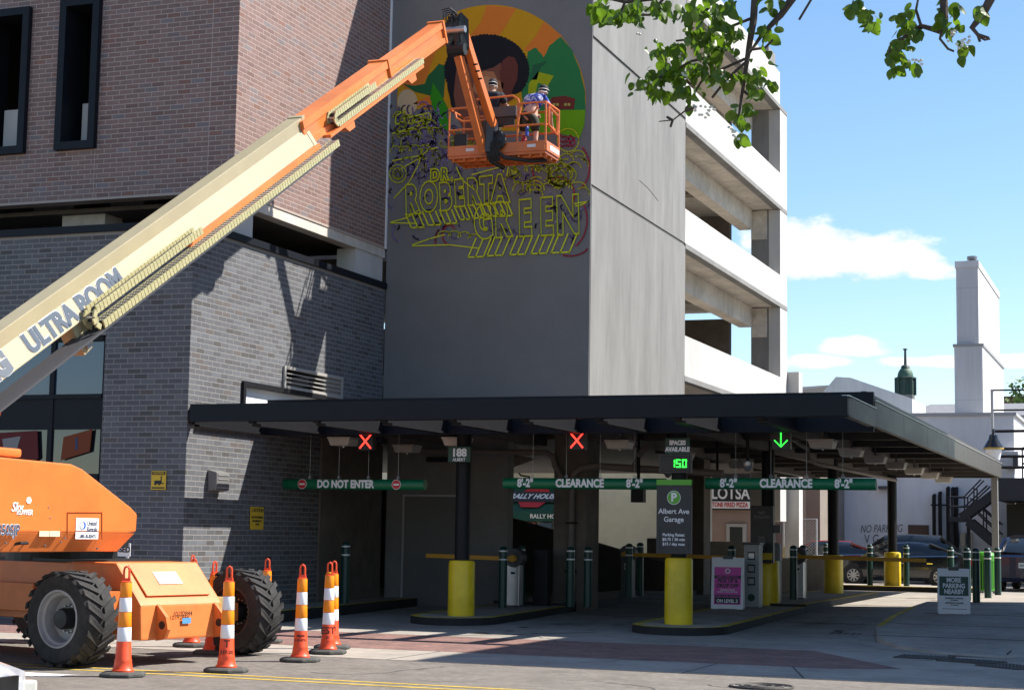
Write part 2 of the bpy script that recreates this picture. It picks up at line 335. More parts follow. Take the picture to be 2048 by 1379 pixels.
om = mat('oil_stain', (.085, .078, .070), .6, var=.3, scale=9); b = MB()
for i in range(26):
    x, y = (rc.uniform(-11.0, -9.2), rc.uniform(27, 33)) if i % 2 else (rc.uniform(-6.8, -5.4), rc.uniform(28, 36)); r_ = rc.uniform(.03, .14); k_ = 12
    b.add([(x+r_*cos(2*pi*j/k_)*rc.uniform(.7, 1.2), y+1.4*r_*sin(2*pi*j/k_)*rc.uniform(.7, 1.2), g(y)+.0065) for j in range(k_)], [tuple(range(k_))])
o = struct(b.build('oil_stains', om))
# manhole cover with its cast ring pattern
mh = thing('manhole_cover', 'round cast iron manhole cover with curved ribs set in the road', 'manhole')
iron = mat('cast_iron', (.07, .062, .055), .7, metal=.3, var=.25, scale=12); c = Vector((-4.28, 19.3, .004))
MB().cyl(c+Vector((0, 0, -.02)), c+Vector((0, 0, .004)), .36, n=40).build('cover_plate', mat('manhole_fill', (.30, .28, .26), .8, var=.2, scale=10), mh)
for r in (.35, .24, .13):
    MB().tube([c+Vector((r*cos(i*pi/20), r*sin(i*pi/20), .006)) for i in range(40)], .016, n=6, closed=True).build('ring_rib', iron, mh)
for i in range(8): MB().beam(c+Vector((.14*cos(i*pi/4+.2), .14*sin(i*pi/4+.2), .008)), c+Vector((.34*cos(i*pi/4+.5), .34*sin(i*pi/4+.5), .008)), .03, .012).build('spoke_rib', iron, mh)
# detectable warning plates on the kerb ramp
for i, (x, y, a, t) in enumerate(((-3.25, 25.35, -6, 'first'), (-2.55, 24.9, -24, 'middle'), (-1.95, 24.15, -40, 'last'))):
    tp = thing('tactile_plate', ('dark tactile warning plate lying closest to the driveway kerb', 'dark tactile warning plate between two others on the kerb ramp', 'dark tactile warning plate farthest from the driveway kerb')[i], 'tactile plate')
    ux = Vector((cos(radians(a)), sin(radians(a)), 0)); uy = Vector((-ux.y, ux.x, 0)); c = Vector((x, y, .012))
    MB().obox(c, ux, uy, ZA, .38, .3, .008).build('plate', iron, tp)
    dm = MB()
    for p in range(12):
        for q in range(9): dm.lathe([(.022, 0), (.012, .008)], c+ux*(-.35+p*.0635)+uy*(-.26+q*.065)+Vector((0, 0, .007)), n=6)
    dm.build('domes', iron, tp, kind='stuff')
# round drain slots near the driveway kerb
dg = MB()
for i in range(5): dg.box(-5.5+i*.12, -5.44+i*.12, 30.2, 30.55, g(30)+.004, g(30)+.012)
struct(dg.build('drain_grate', iron))

# ------------------------------------------------------------ brick building on the left
BL, BH, JT = .288, .0945, .017
BW = thing('brick_building', 'mixed-use building with red brick upper storeys over a charcoal grey brick base', 'building')
PAL_G = [(.112, .113, .122)]*8+[(.102, .103, .111)]*7+[(.122, .126, .137)]*4+[(.086, .082, .083)]*2+[(.112, .099, .096)]*1+[(.13, .137, .150)]*2
PAL_R = [(.222, .142, .126)]*8+[(.210, .135, .121)]*7+[(.232, .152, .137)]*5+[(.205, .148, .142)]*3+[(.225, .122, .098)]*1+[(.185, .114, .102)]*1+[(.19, .158, .162)]*1
field = {'G': ([], [], []), 'R': ([], [], [])}
cands = []
def brick_geo(p, n, u, wid, hh, dep=.03):     # five faced brick standing proud of the wall
    z = Vector((0, 0, 1)); u = Vector(u); n = Vector(n); p = Vector(p)
    f = [p-u*wid/2-z*hh/2, p+u*wid/2-z*hh/2, p+u*wid/2+z*hh/2, p-u*wid/2+z*hh/2]
    return [q-n*dep for q in f]+f, [(4, 5, 6, 7), (0, 1, 5, 4), (1, 2, 6, 5), (2, 3, 7, 6), (3, 0, 4, 7)]
def lay(kind, plane, fixed, a0, a1, z0, z1, holes, seed, solo):
    """courses on the wall plane Y=fixed (facing -Y) or X=fixed (facing +X)"""
    rn = random.Random(seed); n = (0, -1, 0) if plane == 'Y' else (1, 0, 0); u = (1, 0, 0) if plane == 'Y' else (0, 1, 0)
    pal = PAL_G if kind == 'G' else PAL_R; rows = int((z1-z0)/BH)
    for r in range(rows):
        zc = z0+r*BH+BH/2; segs = [(a0, a1)]
        for (h0, h1, hz0, hz1) in holes:
            if hz0-.02 < zc < hz1+.02:
                ns = []
                for s0, s1 in segs:
                    if h0 > s0: ns.append((s0, min(s1, h0)))
                    if h1 < s1: ns.append((max(s0, h1), s1))
                ns = [q for q in ns if q[1]-q[0] > .03]; segs = ns
        off = (r % 2)*BL/2
        for s0, s1 in segs:
            i = math.floor((s0-off)/BL)
            while i*BL+off < s1:
                b0 = max(s0, i*BL+off+JT/2); b1 = min(s1, (i+1)*BL+off-JT/2); i += 1
                if b1-b0 < .03: continue
                ci = rn.randrange(len(pal)); c = (b0+b1)/2; pr = .0022+rn.uniform(-.0007, .0007)
                p = (c, fixed-pr, zc) if plane == 'Y' else (fixed+pr, c, zc)
                rec = (kind, plane, p, n, u, b1-b0, ci)
                if solo and b1-b0 > BL-JT-.002: cands.append(((Vector(p)-EYE).length, rec))
                else: put(rec)
def put(rec):
    kind, plane, p, n, u, w, ci = rec; V, F, Cc = field[kind]; vs, fs = brick_geo(p, n, u, w, BH-JT); o = len(V)
    V += [tuple(q) for q in vs]; F += [tuple(i+o for i in f) for f in fs]; j = RND.uniform(.9, 1.1); c = (PAL_G if kind == 'G' else PAL_R)[ci]; Cc += [(c[0]*j, c[1]*j, c[2]*j, 1)]*8
WIN = (-23.2, -17.76, .0, 5.12)
lay('G', 'Y', 26.0, -22.5, -16.0, .05, 6.96, [WIN], 1, True)
lay('G', 'X', -16.0, 26.0, 33.98, .05, 6.96, [(29.42, 31.98, 4.42, 4.84), (27.84, 31.2, 3.9, 4.42), (31.1, 34, 0, 3.55)], 2, True)
RW1 = (-21.75, -20.72, 8.96, 11.80); RW2 = (-19.90, -19.09, 8.96, 11.86)
lay('R', 'Y', 27.3, -23.0, -16.0, 7.94, 13.6, [RW1, RW2, (-19.085, -19.07, 7.9, 8.96), (-16.575, -16.56, 7.9, 14)], 3, False)
lay('R', 'X', -16.0, 27.3, 33.9, 7.94, 14.1, [], 4, False)
cands.sort(key=lambda t: t[0] if t[1][2][2] > 1.6 else t[0]+50)
variants = {}
for d, rec in cands[:295]:
    kind, plane, p, n, u, w, ci = rec; key = (plane, ci)
    if key not in variants:
        vs, fs = brick_geo((0, 0, 0), n, u, BL-JT, BH-JT); me = bpy.data.meshes.new('brick'); me.from_pydata([tuple(q) for q in vs], [], fs)
        a = me.color_attributes.new('Col', 'FLOAT_COLOR', 'POINT'); c = PAL_G[ci]
        for q in a.data: q.color = (*c, 1)
        me.materials.append(brick_m); variants[key] = me
    o = bpy.data.objects.new('brick', variants[key]); COL.objects.link(o); o.location = p; o.parent = BW
for d, rec in cands[295:]: put(rec)
for kind in 'GR':
    V, F, Cc = field[kind]; me = bpy.data.meshes.new('brickwork'); me.from_pydata(V, [], F)
    a = me.color_attributes.new('Col', 'FLOAT_COLOR', 'POINT'); a.data.foreach_set('color', [x for c in Cc for x in c])
    me.materials.append(brick_m); o = bpy.data.objects.new('brickwork', me); COL.objects.link(o); o.parent = BW; o['kind'] = 'stuff'
    o['label'] = 'charcoal grey brick courses' if kind == 'G' else 'red brown brick courses'
# mortar backing walls with their openings
b = MB(); b.box(-40, WIN[0], 26, 26.35, 0, 7); b.box(WIN[1], -16.35, 26, 26.35, 0, 7); b.box(WIN[0], WIN[1], 26, 26.35, WIN[3], 7)
b.build('wall', mortar_g, BW)
b = MB(); b.box(-16.35, -16, 26, 27.84, 0, 7); b.box(-16.35, -16, 31.2, 34, 0, 7); b.box(-16.35, -16, 27.84, 31.2, 0, 3.9); b.box(-16.35, -16, 27.84, 31.2, 4.84, 7); b.box(-16.35, -16, 27.84, 29.42, 4.42, 4.84); b.box(-16.35, -16, 29.42, 31.2, 4.42, 4.44)
b.build('wall', mortar_g, BW)
b = MB(); b.box(-40, RW1[0], 27.3, 27.62, 7.9, 16); b.box(RW1[1], RW2[0], 27.3, 27.62, 7.9, 16); b.box(RW2[1], -16.3, 27.3, 27.62, 7.9, 16)
for w in (RW1, RW2): b.box(w[0], w[1], 27.3, 27.62, 7.9, w[2]); b.box(w[0], w[1], 27.3, 27.62, w[3], 16)
b.build('wall', mortar, BW)
MB().box(-16.3, -16, 27.3, 34, 7.9, 16).build('wall', mortar, BW)
MB().box(-40, -16.02, 27.35, 34.5, 16, 16.3).build('roof', charcoal, BW)
MB().box(-16.02, -15.975, 33.93, 33.99, 7.9, 15.5).build('corner_trim', white_p, BW)
# coping, deck, columns and soffit of the open storey
b = MB(); b.box(-40, -15.93, 25.93, 26.42, 7.0, 7.13); b.box(-16.42, -15.93, 26.42, 33.97, 7.0, 7.13); b.build('coping', navy_metal, BW)
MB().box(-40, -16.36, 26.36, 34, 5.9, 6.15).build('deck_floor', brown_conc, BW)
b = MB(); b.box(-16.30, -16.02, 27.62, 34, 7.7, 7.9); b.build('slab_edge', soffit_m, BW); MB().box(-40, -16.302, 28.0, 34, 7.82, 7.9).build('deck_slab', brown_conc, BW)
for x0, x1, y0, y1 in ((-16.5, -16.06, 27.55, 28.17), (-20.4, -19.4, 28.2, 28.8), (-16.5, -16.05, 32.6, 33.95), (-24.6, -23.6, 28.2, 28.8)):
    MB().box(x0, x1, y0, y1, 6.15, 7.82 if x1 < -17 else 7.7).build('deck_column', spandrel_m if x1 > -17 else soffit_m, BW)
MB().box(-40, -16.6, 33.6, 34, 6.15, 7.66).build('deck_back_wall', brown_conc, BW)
b = MB()
for x in (-18.6, -22.2, -26): b.box(x, x+.4, 29.2, 33.6, 7.45, 7.82)
b.build('deck_beam', brown_conc, BW)
# tall openings in the red brick: black frame, white panel, bare concrete behind
for w in (RW1, RW2):
    b = MB(); t = .10
    b.box(w[0]-.05, w[0]+t, 27.18, 27.9, w[2]-.05, w[3]+.05); b.box(w[1]-t, w[1]+.05, 27.18, 27.9, w[2]-.05, w[3]+.05)
    b.box(w[0]+t, w[1]-t, 27.18, 27.9, w[2]-.05, w[2]+t); b.box(w[0]+t, w[1]-t, 27.18, 27.9, w[3]-t, w[3]+.05)
    f = b.build('window_frame', navy_metal, BW)
    MB().box(w[0]+t+.14, w[1]-t+.002, 27.66, 27.74, w[2]+t, 9.92).build('infill_panel', spandrel_m, f)
    MB().box(w[0]+.35, w[1]+.3, 28.6, 29.2, 7.9, 13).build('bare_column', tower_side, f)
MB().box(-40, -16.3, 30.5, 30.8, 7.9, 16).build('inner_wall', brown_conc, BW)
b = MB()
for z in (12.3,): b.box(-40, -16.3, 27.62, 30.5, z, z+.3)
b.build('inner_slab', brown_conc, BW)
# storefront
sf = MB()
for x0, x1 in ((-17.86, -17.76), (-19.0, -18.9), (-20.6, -20.5)): sf.box(x0, x1, 26.1, 26.22, 0, 5.12)
for z0, z1 in ((5.02, 5.12), (3.98, 4.06), (2.40, 2.62)): sf.box(-23.2, -17.86, 26.08, 26.24, z0, z1)
sf.box(-23.2, -17.86, 26.12, 26.2, 3.42, 3.98)
sfo = sf.build('shop_window', navy_metal, BW)
for x0, x1 in ((-18.9, -17.86), (-20.5, -19.0), (-23.2, -20.6)):
    MB().box(x0, x1, 26.14, 26.17, 4.06, 5.02).build('pane', mat('painted_sky_glass', (.022, .05, .10), .03, spec=1), sfo)  # blue of the reflected sky is put into the base colour
    MB().box(x0, x1, 26.14, 26.17, 2.62, 3.42).build('pane', glass, sfo)
    MB().box(x0, x1, 26.14, 26.17, .3, 2.4).build('pane', glass, sfo)
MB().box(-17.98, -17.88, 26.02, 26.12, 0, 2.4).build('white_post', white_p, sfo)
bn = MB().prism([(-18.62, 26.07, 3.28), (-18.02, 26.07, 3.42), (-18.05, 26.07, 3.02), (-18.66, 26.07, 2.86)], (0, .02, 0)).build('window_banner', mat('glass_dimmed_orange', (.17, .036, .008), .8), sfo)  # orange darkened to look as if behind tinted glass
text('letter', 'I', .3, mat('navy_print', (.03, .05, .12), .7), bn, (-18.33, 26.065, 3.15), (1, 0, .2), (-.1, 0, 1), bold=.01)
bn = MB().prism([(-20.4, 26.07, 3.35), (-19.2, 26.07, 3.4), (-19.15, 26.07, 2.9), (-19.5, 26.07, 2.66), (-20.4, 26.07, 2.7)], (0, .02, 0)).build('window_banner', mat('glass_dimmed_red', (.10, .009, .010), .8), sfo)  # red darkened likewise, the dimness behind glass is in the colour
MB().prism([(-19.95, 26.06, 3.25), (-19.55, 26.06, 3.3), (-19.62, 26.06, 3.05), (-19.9, 26.06, 3.0)], (0, .01, 0)).build('white_emblem', mat('glass_dimmed_emblem', (.22, .21, .21), .8), bn)  # white dulled to grey for the dimness behind glass
# louvre, ribbon window above the canopy, wall lamp, plates on the grey brick
lv = MB()
lv.box(-15.99, -15.95, 29.42, 31.98, 4.80, 4.86); lv.box(-15.99, -15.95, 29.42, 31.98, 4.40, 4.46); lv.box(-15.99, -15.95, 29.42, 29.49, 4.46, 4.8); lv.box(-15.99, -15.95, 31.91, 31.98, 4.46, 4.8)
lo = lv.build('louvre', mat('grey_louvre_metal', (.40, .38, .35), .5, metal=.2), BW)
for i in range(4): MB().hexa([(-16.12, 29.5, 4.50+i*.085), (-15.965, 29.5, 4.455+i*.085), (-15.965, 31.9, 4.455+i*.085), (-16.12, 31.9, 4.50+i*.085)], [(-16.12, 29.5, 4.515+i*.085), (-15.965, 29.5, 4.475+i*.085), (-15.965, 31.9, 4.475+i*.085), (-16.12, 31.9, 4.515+i*.085)]).build('slat', MATS['grey_louvre_metal'], lo)
rb = MB(); rb.box(-16.12, -15.94, 27.84, 31.2, 4.33, 4.42); rb.box(-16.12, -15.94, 27.84, 27.93, 3.9, 4.33); rb.box(-16.12, -15.94, 31.11, 31.2, 3.9, 4.33)
ro = rb.build('ribbon_window', black_metal, BW); MB().box(-16.13, -16.08, 27.93, 31.11, 3.9, 4.33).build('white_panel', white_p, ro)  # plain white panel filling the window frame
wl = tag(MB().prism([(-15.99, 26.72, 2.73), (-15.80, 26.74, 2.68), (-15.80, 26.74, 2.36), (-15.99, 26.72, 2.33)], (0, .46, 0)).build('wall_lamp', mat('grey_lamp_housing', (.19, .185, .18), .5, metal=.3), bevel=.03), 'grey box wall lamp on the sunlit grey brick by the corner', 'wall lamp')
for i in range(4): MB().box(-15.797, -15.79, 26.78, 27.16, 2.40+i*.075, 2.415+i*.075).build('fin', flash_m, wl)
def plate(name, label, cat, o, u, w, h, mt, th=.012):
    n = Vector(u).cross(Vector(ZA)); o = Vector(o)
    p = MB().obox(o, u, n, ZA, w/2, th/2, h/2).build(name, mt, bevel=.003)
    if label: tag(p, label, cat)
    return p, n
p, n = plate('caution_sign', 'small yellow caution plate with a forklift picture on the shaded brick pier', 'sign', (-16.52, 25.975, 2.505), XA, .30, .33, signyellow)
MB().box(-16.655, -16.385, 25.964, 25.968, 2.60, 2.655).build('black_band', inkblack, p)
text('lettering', 'CAUTION', .05, signyellow, p, (-16.52, 25.962, 2.628), XA, ZA, bold=.001)
b = MB(); b.box(-16.6, -16.47, 25.964, 25.968, 2.44, 2.50); b.box(-16.475, -16.455, 25.964, 25.968, 2.44, 2.58); b.box(-16.455, -16.415, 25.964, 25.968, 2.44, 2.46); b.cyl((-16.58, 25.968, 2.44), (-16.58, 25.963, 2.44), .022); b.cyl((-16.5, 25.968, 2.44), (-16.5, 25.963, 2.44), .022); b.build('forklift_pictogram', inkblack, p)
MB().box(-16.65, -16.39, 25.964, 25.968, 2.36, 2.385).build('small_print', inkblack, p)
p, n = plate('caution_sign', 'tall yellow caution plate on the shaded grey brick under the canopy', 'sign', (-15.975, 28.55, 1.885), YA, .50, .42, signyellow)
for z, t, s in ((2.03, 'CAUTION', .10), (1.90, 'NO PEDESTRIANS', .055), (1.83, 'IN DRIVEWAY', .055), (1.77, 'LANE', .055)): text('lettering', t, s, inkblack, p, (-15.965, 28.55, z), YA, ZA, bold=.001)

# ------------------------------------------------------------ mural tower
TW = thing('stair_tower', 'tall concrete stair tower with a charcoal painted front carrying an unfinished mural', 'tower')
XT = -11.23
MB().box(-15.98, XT-.001, 34.0, 34.03, 3.9, 17).build('painted_front', charcoal, TW)
b = MB(); b.box(-15.98, XT-.2, 34.032, 41.7, 4.0, 17); b.build('core', brown_conc, TW)
for z0, z1, dx in ((4.0, 9.02, .012), (9.10, 12.27, 0), (12.35, 17, .008)):
    MB().box(XT-.2, XT+dx, 34.032, 41.7, z0, z1).build('side_panel', tower_side, TW, bevel=.012)
for z_ in (9.02, 12.27): MB().box(XT-.19, XT-.022, 34.04, 41.69, z_+.001, z_+.079).build('joint_filler', mat('grey_joint_filler', (.12, .118, .115), .9), TW)
MB().tube([(XT+.0, 37.6, 9.9), (XT+.001, 38.3, 9.86), (XT+.0, 39.2, 9.72)], .008, n=5).build('surface_scar', brown_conc, TW)
# ground storey of the tower
MB().box(-16.0, at(1015, 1000, Y=34.35).x, 34.35, 34.7, 0, 3.9).build('block_wall', mat('grey_block_wall', (.19, .187, .18), .85, var=.08, scale=3, stain=.2), TW)  # plain grey blockwork, stained at random
MB().box(-15.55, -14.05, 34.33, 34.36, g(34), 2.45).build('flush_door', mat('grey_door', (.14, .138, .135), .7), TW)
b = MB(); b.box(-15.59, -15.55, 34.31, 34.35, g(34), 2.49); b.box(-14.05, -14.01, 34.31, 34.35, g(34), 2.49); b.box(-15.55, -14.05, 34.31, 34.35, 2.45, 2.49); b.build('door_frame', galv, TW)
MB().box(-11.98, XT-.01, 34.02, 34.85, 0, 3.9).build('corner_column', brown_conc, TW, bevel=.02)
MB().box(-16.4, -15.95, 31.1, 34.0, 0, 3.55).build('pilaster', brown_conc, TW)
MB().box(-15.0, -14.2, 34.2, 34.36, 3.2, 3.3).build('door_closer_bracket', black_metal, TW)

# ------------------------------------------------------------ parking garage behind the tower
GA = thing('parking_garage', 'open multi-storey concrete parking garage with pale spandrels behind the tower', 'garage')
for i, (z0, z1) in enumerate(((5.58, 6.74), (8.97, 10.0), (12.12, 13.3), (15.4, 16.6))):
    sp = MB().box(XT-.22, XT, 41.71, 53.32, z0+.13, z1).build('spandrel', spandrel_m, GA, bevel=.012)
    MB().box(XT-.22, XT+.015, 41.71, 54.38, z0, z0+.125).build('spandrel_edge', tower_side, sp)
    MB().box(-30, XT-.225, 41.71, 54.3, z0+.01, z0+.28).build('floor_slab', soffit_m, GA)
    for x in (-12.55, -19.5): MB().box(x, x+.42, 41.72, 53.3, z0-.62, z0+.008).build('beam', soffit_m, GA)
    MB().box(-30, -12.2, 54.1, 54.3, z0+.28, z1).build('rear_spandrel', spandrel_m, GA)
    MB().box(-30, -12.58, 47.5, 48.0, z0-.55, z0+.006).build('cross_beam', brown_conc, GA)
    MB().box(-30, -12.95, 53.6, 53.9, z0+.285, z0+3.1).build('rear_wall', brown_conc, GA)
    # sloping ramp slab seen inside
    MB().hexa([(-19.2, 42, z0-2.2), (-16, 42, z0-2.2), (-16, 53, z0-.3), (-19.2, 53, z0-.3)], [(-19.2, 42, z0-1.95), (-16, 42, z0-1.95), (-16, 53, z0-.05), (-19.2, 53, z0-.05)]).build('ramp_slab', brown_conc, GA)
MB().box(-12.17, -11.602, 53.33, 54.36, 0, 17.5).build('end_column', tower_side, GA)
b = MB()
for z0, z1 in ((2.2, 5.575), (5.71, 8.965), (9.10, 12.115), (12.25, 15.39)): b.box(-11.6, XT+.002, 53.325, 54.385, z0, z1)
b.build('column_facing', spandrel_m, GA, bevel=.01)
for z in (5.58, 8.97, 12.12): MB().box(-12.14, -11.65, 53.28, 53.328, z-.95, z-.02).build('beam_bearing', soffit_m, GA)
MB().box(-30.3, -30, 34, 54.3, 0, 17).build('light_stop_wall', brown_conc, GA)  # unseen end wall, added to keep light out of the garage
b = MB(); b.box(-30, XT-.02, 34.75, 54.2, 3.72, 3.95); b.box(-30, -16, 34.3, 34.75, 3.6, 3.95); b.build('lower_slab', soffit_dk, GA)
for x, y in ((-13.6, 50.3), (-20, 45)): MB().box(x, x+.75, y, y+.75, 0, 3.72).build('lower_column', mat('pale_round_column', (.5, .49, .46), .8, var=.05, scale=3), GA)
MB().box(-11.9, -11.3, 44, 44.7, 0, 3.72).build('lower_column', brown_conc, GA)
# rising exit ramp with its dark parapet, and the pale parapet at the back
b = MB().hexa([(-20, 42.4, 0), (-11.7, 42.4, 0), (-11.7, 42.65, 0), (-20, 42.65, 0)], [(-20, 42.4, 3.1), (-11.7, 42.4, .95), (-11.7, 42.65, .95), (-20, 42.65, 3.1)]).build('ramp_parapet', soffit_dk, GA)
MB().box(-11.3, -8.9, 48.6, 48.85, 0, 1.12).build('low_parapet', soffit_m, GA)
MB().box(-13.0, -11.35, 49.6, 49.8, 0, 1.55).build('low_parapet', soffit_m, GA)
# ------------------------------------------------------------ the mural: paint layers and chalked sketch on the tower front
YW = 34.0
def wp(x, y, k=0): p = at(x, y, Y=YW); return Vector((p.x, YW-.004-.003*k, p.z))
def paint(name, pts, col, k):
    m_ = mat('mural_'+name, col, .8, var=.04, scale=3, spec=.2)
    return MB().prism([wp(x, y, k) for x, y in pts], (0, .0025, 0)).build('mural_'+name, m_, TW)
def arc(cx, cy, rx, ry, a0, a1, n=40): return [(cx+rx*cos(radians(a0+(a1-a0)*i/n)), cy-ry*sin(radians(a0+(a1-a0)*i/n))) for i in range(n+1)]
def bumpy(pts, amp, seed, sub=4):
    rn = random.Random(seed); out = []; n = len(pts)
    for i in range(n):
        a, b2 = Vector((*pts[i], 0)), Vector((*pts[(i+1) % n], 0)); d = b2-a; nn = Vector((d.y, -d.x, 0)).normalized()
        for j in range(sub): t = j/sub; out.append(tuple((a+d*t+nn*amp*abs(sin(pi*(j+.5)/sub*2))*rn.uniform(.2, 1.2))[:2]))
    return out
CC = (983, 203, 189, 193)
paint('amber_sky', arc(*CC, -18, 184, 60)+[(900, 222), (1000, 262)], (.60, .30, .012), 0)
for p in ([(974, 11), (1033, 17), (1006, 62), (990, 78), (938, 74), (962, 45)], [(1088, 44), (1122, 70), (1130, 82), (1092, 118), (1048, 100), (1072, 72)],
          [(905, 82), (872, 104), (852, 158), (842, 172), (812, 178), (800, 166), (806, 140), (846, 94), (880, 72)], [(840, 200), (880, 182), (886, 215), (826, 208)]):
    paint('orange_ray', p, (.70, .20, .028), 1)
paint('peach_sun', arc(815, 205, 20, 26, 0, 360, 28)[:-1], (.62, .46, .26), 1)
paint('dark_green_leaf', [(806, 168), (830, 184), (862, 192), (888, 196), (892, 132), (878, 128), (868, 140), (856, 152), (850, 168), (828, 172)], (.022, .13, .045), 2)
paint('green_tree', bumpy([(1122, 74), (1144, 102), (1160, 140), (1170, 185), (1171, 224), (1048, 226), (1044, 180), (1054, 140), (1056, 104), (1072, 96), (1088, 116), (1100, 92)], 1.2, 3, 3), (.03, .20, .06), 2)
paint('dark_blade', [(1060, 160), (1066, 130), (1096, 122), (1080, 138), (1074, 160)], (.022, .12, .05), 3)
paint('lime_field', [(1046, 222), (1171, 220), (1169, 250), (1160, 276), (1120, 268), (1050, 262)], (.16, .40, .008), 3)
paint('lime_mill', [(1058, 168), (1076, 144), (1108, 152), (1096, 172), (1076, 166), (1070, 196), (1056, 194)], (.36, .42, .01), 3)
paint('brown_barn', [(1099, 206), (1104, 195), (1130, 192), (1151, 198), (1148, 219), (1101, 220)], (.17, .035, .025), 4)
b = MB()
for x in (1106, 1113, 1129, 1136): b.prism([wp(x, 212, 5), wp(x+5, 212, 5), wp(x+5, 207, 5), wp(x, 207, 5)], (0, .002, 0))
b.build('mural_barn_window', mat('mural_pale_lime', (.45, .42, .08), .8), TW)
paint('black_hair', bumpy(arc(974, 142, 86, 74, -35, 200, 46)+[(900, 200), (906, 228), (930, 232), (1028, 190)], 2.6, 5, 3), (.014, .014, .018), 4)
paint('face_brown', [(915, 132), (930, 124), (945, 138), (965, 142), (987, 136), (1002, 126), (1012, 158), (1022, 190), (1004, 240), (966, 270), (930, 268), (914, 228), (908, 190), (912, 150)], (.20, .075, .048), 5)
paint('face_shadow', [(1006, 122), (1018, 113), (1030, 116), (1037, 132), (1035, 160), (1024, 184), (1030, 196), (1018, 204), (1004, 176), (1000, 146)], (.14, .04, .03), 6)
paint('face_tan', [(952, 152), (968, 143), (988, 144), (996, 160), (1008, 168), (1004, 198), (984, 204), (962, 198), (946, 180)], (.42, .18, .085), 6)
paint('face_light', [(962, 160), (974, 152), (984, 158), (982, 182), (966, 186)], (.52, .26, .13), 7)
paint('green_collar', [(866, 165), (880, 186), (895, 214), (903, 240), (897, 262), (884, 254), (868, 225), (861, 196)], (.035, .27, .012), 5)
paint('neck_brown', [(926, 262), (1004, 262), (1012, 304), (926, 300)], (.22, .10, .06), 3)
SY = mat('yellow_chalk_line', (.70, .72, .02), .8); SP = mat('purple_chalk_line', (.34, .25, .52), .8); SR = mat('red_chalk_line', (.45, .02, .05), .8)
def strokes(name, lines, mt, w, k):
    b = MB()
    for ln in lines:
        P = [wp(x, y, k) for x, y in ln]
        for i in range(len(P)-1):
            a, c = P[i], P[i+1]; d = c-a
            if d.length < 1e-4: continue
            d.normalize(); n = Vector((-d.z, 0, d.x))*w/2; e = d*w*.3
            b.add([a-e-n, c+e-n, c+e+n, a-e+n], [(0, 1, 2, 3)])
    return b.build(name, mt, TW)
def curl(cx, cy, rx, ry, a0, a1): return arc(cx, cy, rx, ry, a0, a1, 12)
rn = random.Random(11); Yl = []; Pl = []; Rl = []
for i in range(110):
    x, y = rn.uniform(782, 910), rn.uniform(218, 345); a = rn.uniform(0, 360); Pl.append(curl(x, y, rn.uniform(4, 14), rn.uniform(6, 20), a, a+rn.uniform(80, 200)))
for i in range(80):
    x, y = rn.uniform(785, 1170), rn.uniform(335, 480); a = rn.uniform(0, 360); Pl.append(curl(x, y, rn.uniform(5, 16), rn.uniform(6, 18), a, a+rn.uniform(60, 170)))
for i in range(34):
    x, y = rn.uniform(784, 905), rn.uniform(238, 345); a = rn.uniform(0, 360); Yl.append(curl(x, y, rn.uniform(4, 11), rn.uniform(4, 13), a, a+rn.uniform(90, 220)))
for i in range(20):
    x, y = rn.uniform(1020, 1172), rn.uniform(318, 400); a = rn.uniform(-30, 60); Yl.append(curl(x, y, rn.uniform(7, 17), rn.uniform(6, 14), a, a+rn.uniform(110, 180)))
def scallop(x0, y0, x1, y1, n, r, up=1):
    out = []
    for i in range(n):
        t = (i+.5)/n; out.append(curl(x0+(x1-x0)*t, y0+(y1-y0)*t, abs(x1-x0)/n*.62, r*rn.uniform(.8, 1.3), 0 if up else 180, 180 if up else 360))
    return out
Yl += scallop(790, 232, 870, 250, 4, 9)+scallop(800, 275, 880, 262, 4, 9)+scallop(784, 305, 860, 300, 4, 10)+scallop(1010, 345, 1160, 335, 7, 12)+scallop(1030, 382, 1170, 375, 5, 14)+scallop(1100, 330, 1168, 310, 3, 12)+scallop(880, 470, 960, 478, 4, 9)
Yl += [[(793, 232), (792, 250), (810, 243), (811, 222), (793, 232)], [(818, 236), (860, 226), (864, 238), (820, 248), (818, 236)], [(830, 232), (831, 246)], [(848, 229), (850, 242)], [(786, 268), (830, 255), (860, 245)],
       [(786, 322), (840, 312)], [(800, 340), (838, 318), (858, 300), (876, 296)], [(846, 300), (838, 330), (820, 364), (790, 396)], [(826, 490), (860, 478), (890, 470)], [(826, 492), (900, 490), (960, 497)], [(782, 445), (815, 436), (840, 420)], [(782, 446), (835, 447)],
       [(1150, 408), (1178, 403), (1160, 412), (1152, 412)], [(914, 335), (925, 360), (950, 380)], [(945, 350), (1000, 335)], [(1018, 335), (1014, 356)]]
for cx, cy, r in ((797, 348, 18), (797, 348, 11), (1137, 281, 23), (1120, 352, 24), (1118, 356, 17), (1029, 345, 10), (797, 350, 6)): Yl += [curl(cx, cy, r*.93, r, 0, 180), curl(cx, cy, r*.93, r, 180, 365)]
for i in range(14): a = rn.uniform(0, 360); Yl.append(curl(1120+rn.uniform(-14, 14), 352+rn.uniform(-16, 16), rn.uniform(8, 22), rn.uniform(8, 20), a, a+130))
for i in range(16): x, y = rn.uniform(895, 1000), rn.uniform(262, 330); a = rn.uniform(0, 360); Yl.append(curl(x, y, rn.uniform(5, 14), rn.uniform(5, 14), a, a+150))
for i in range(3):
    y = 274+i*8; Rl.append([(1122+j*3.2, y+rn.uniform(-4, 4)) for j in range(10)])
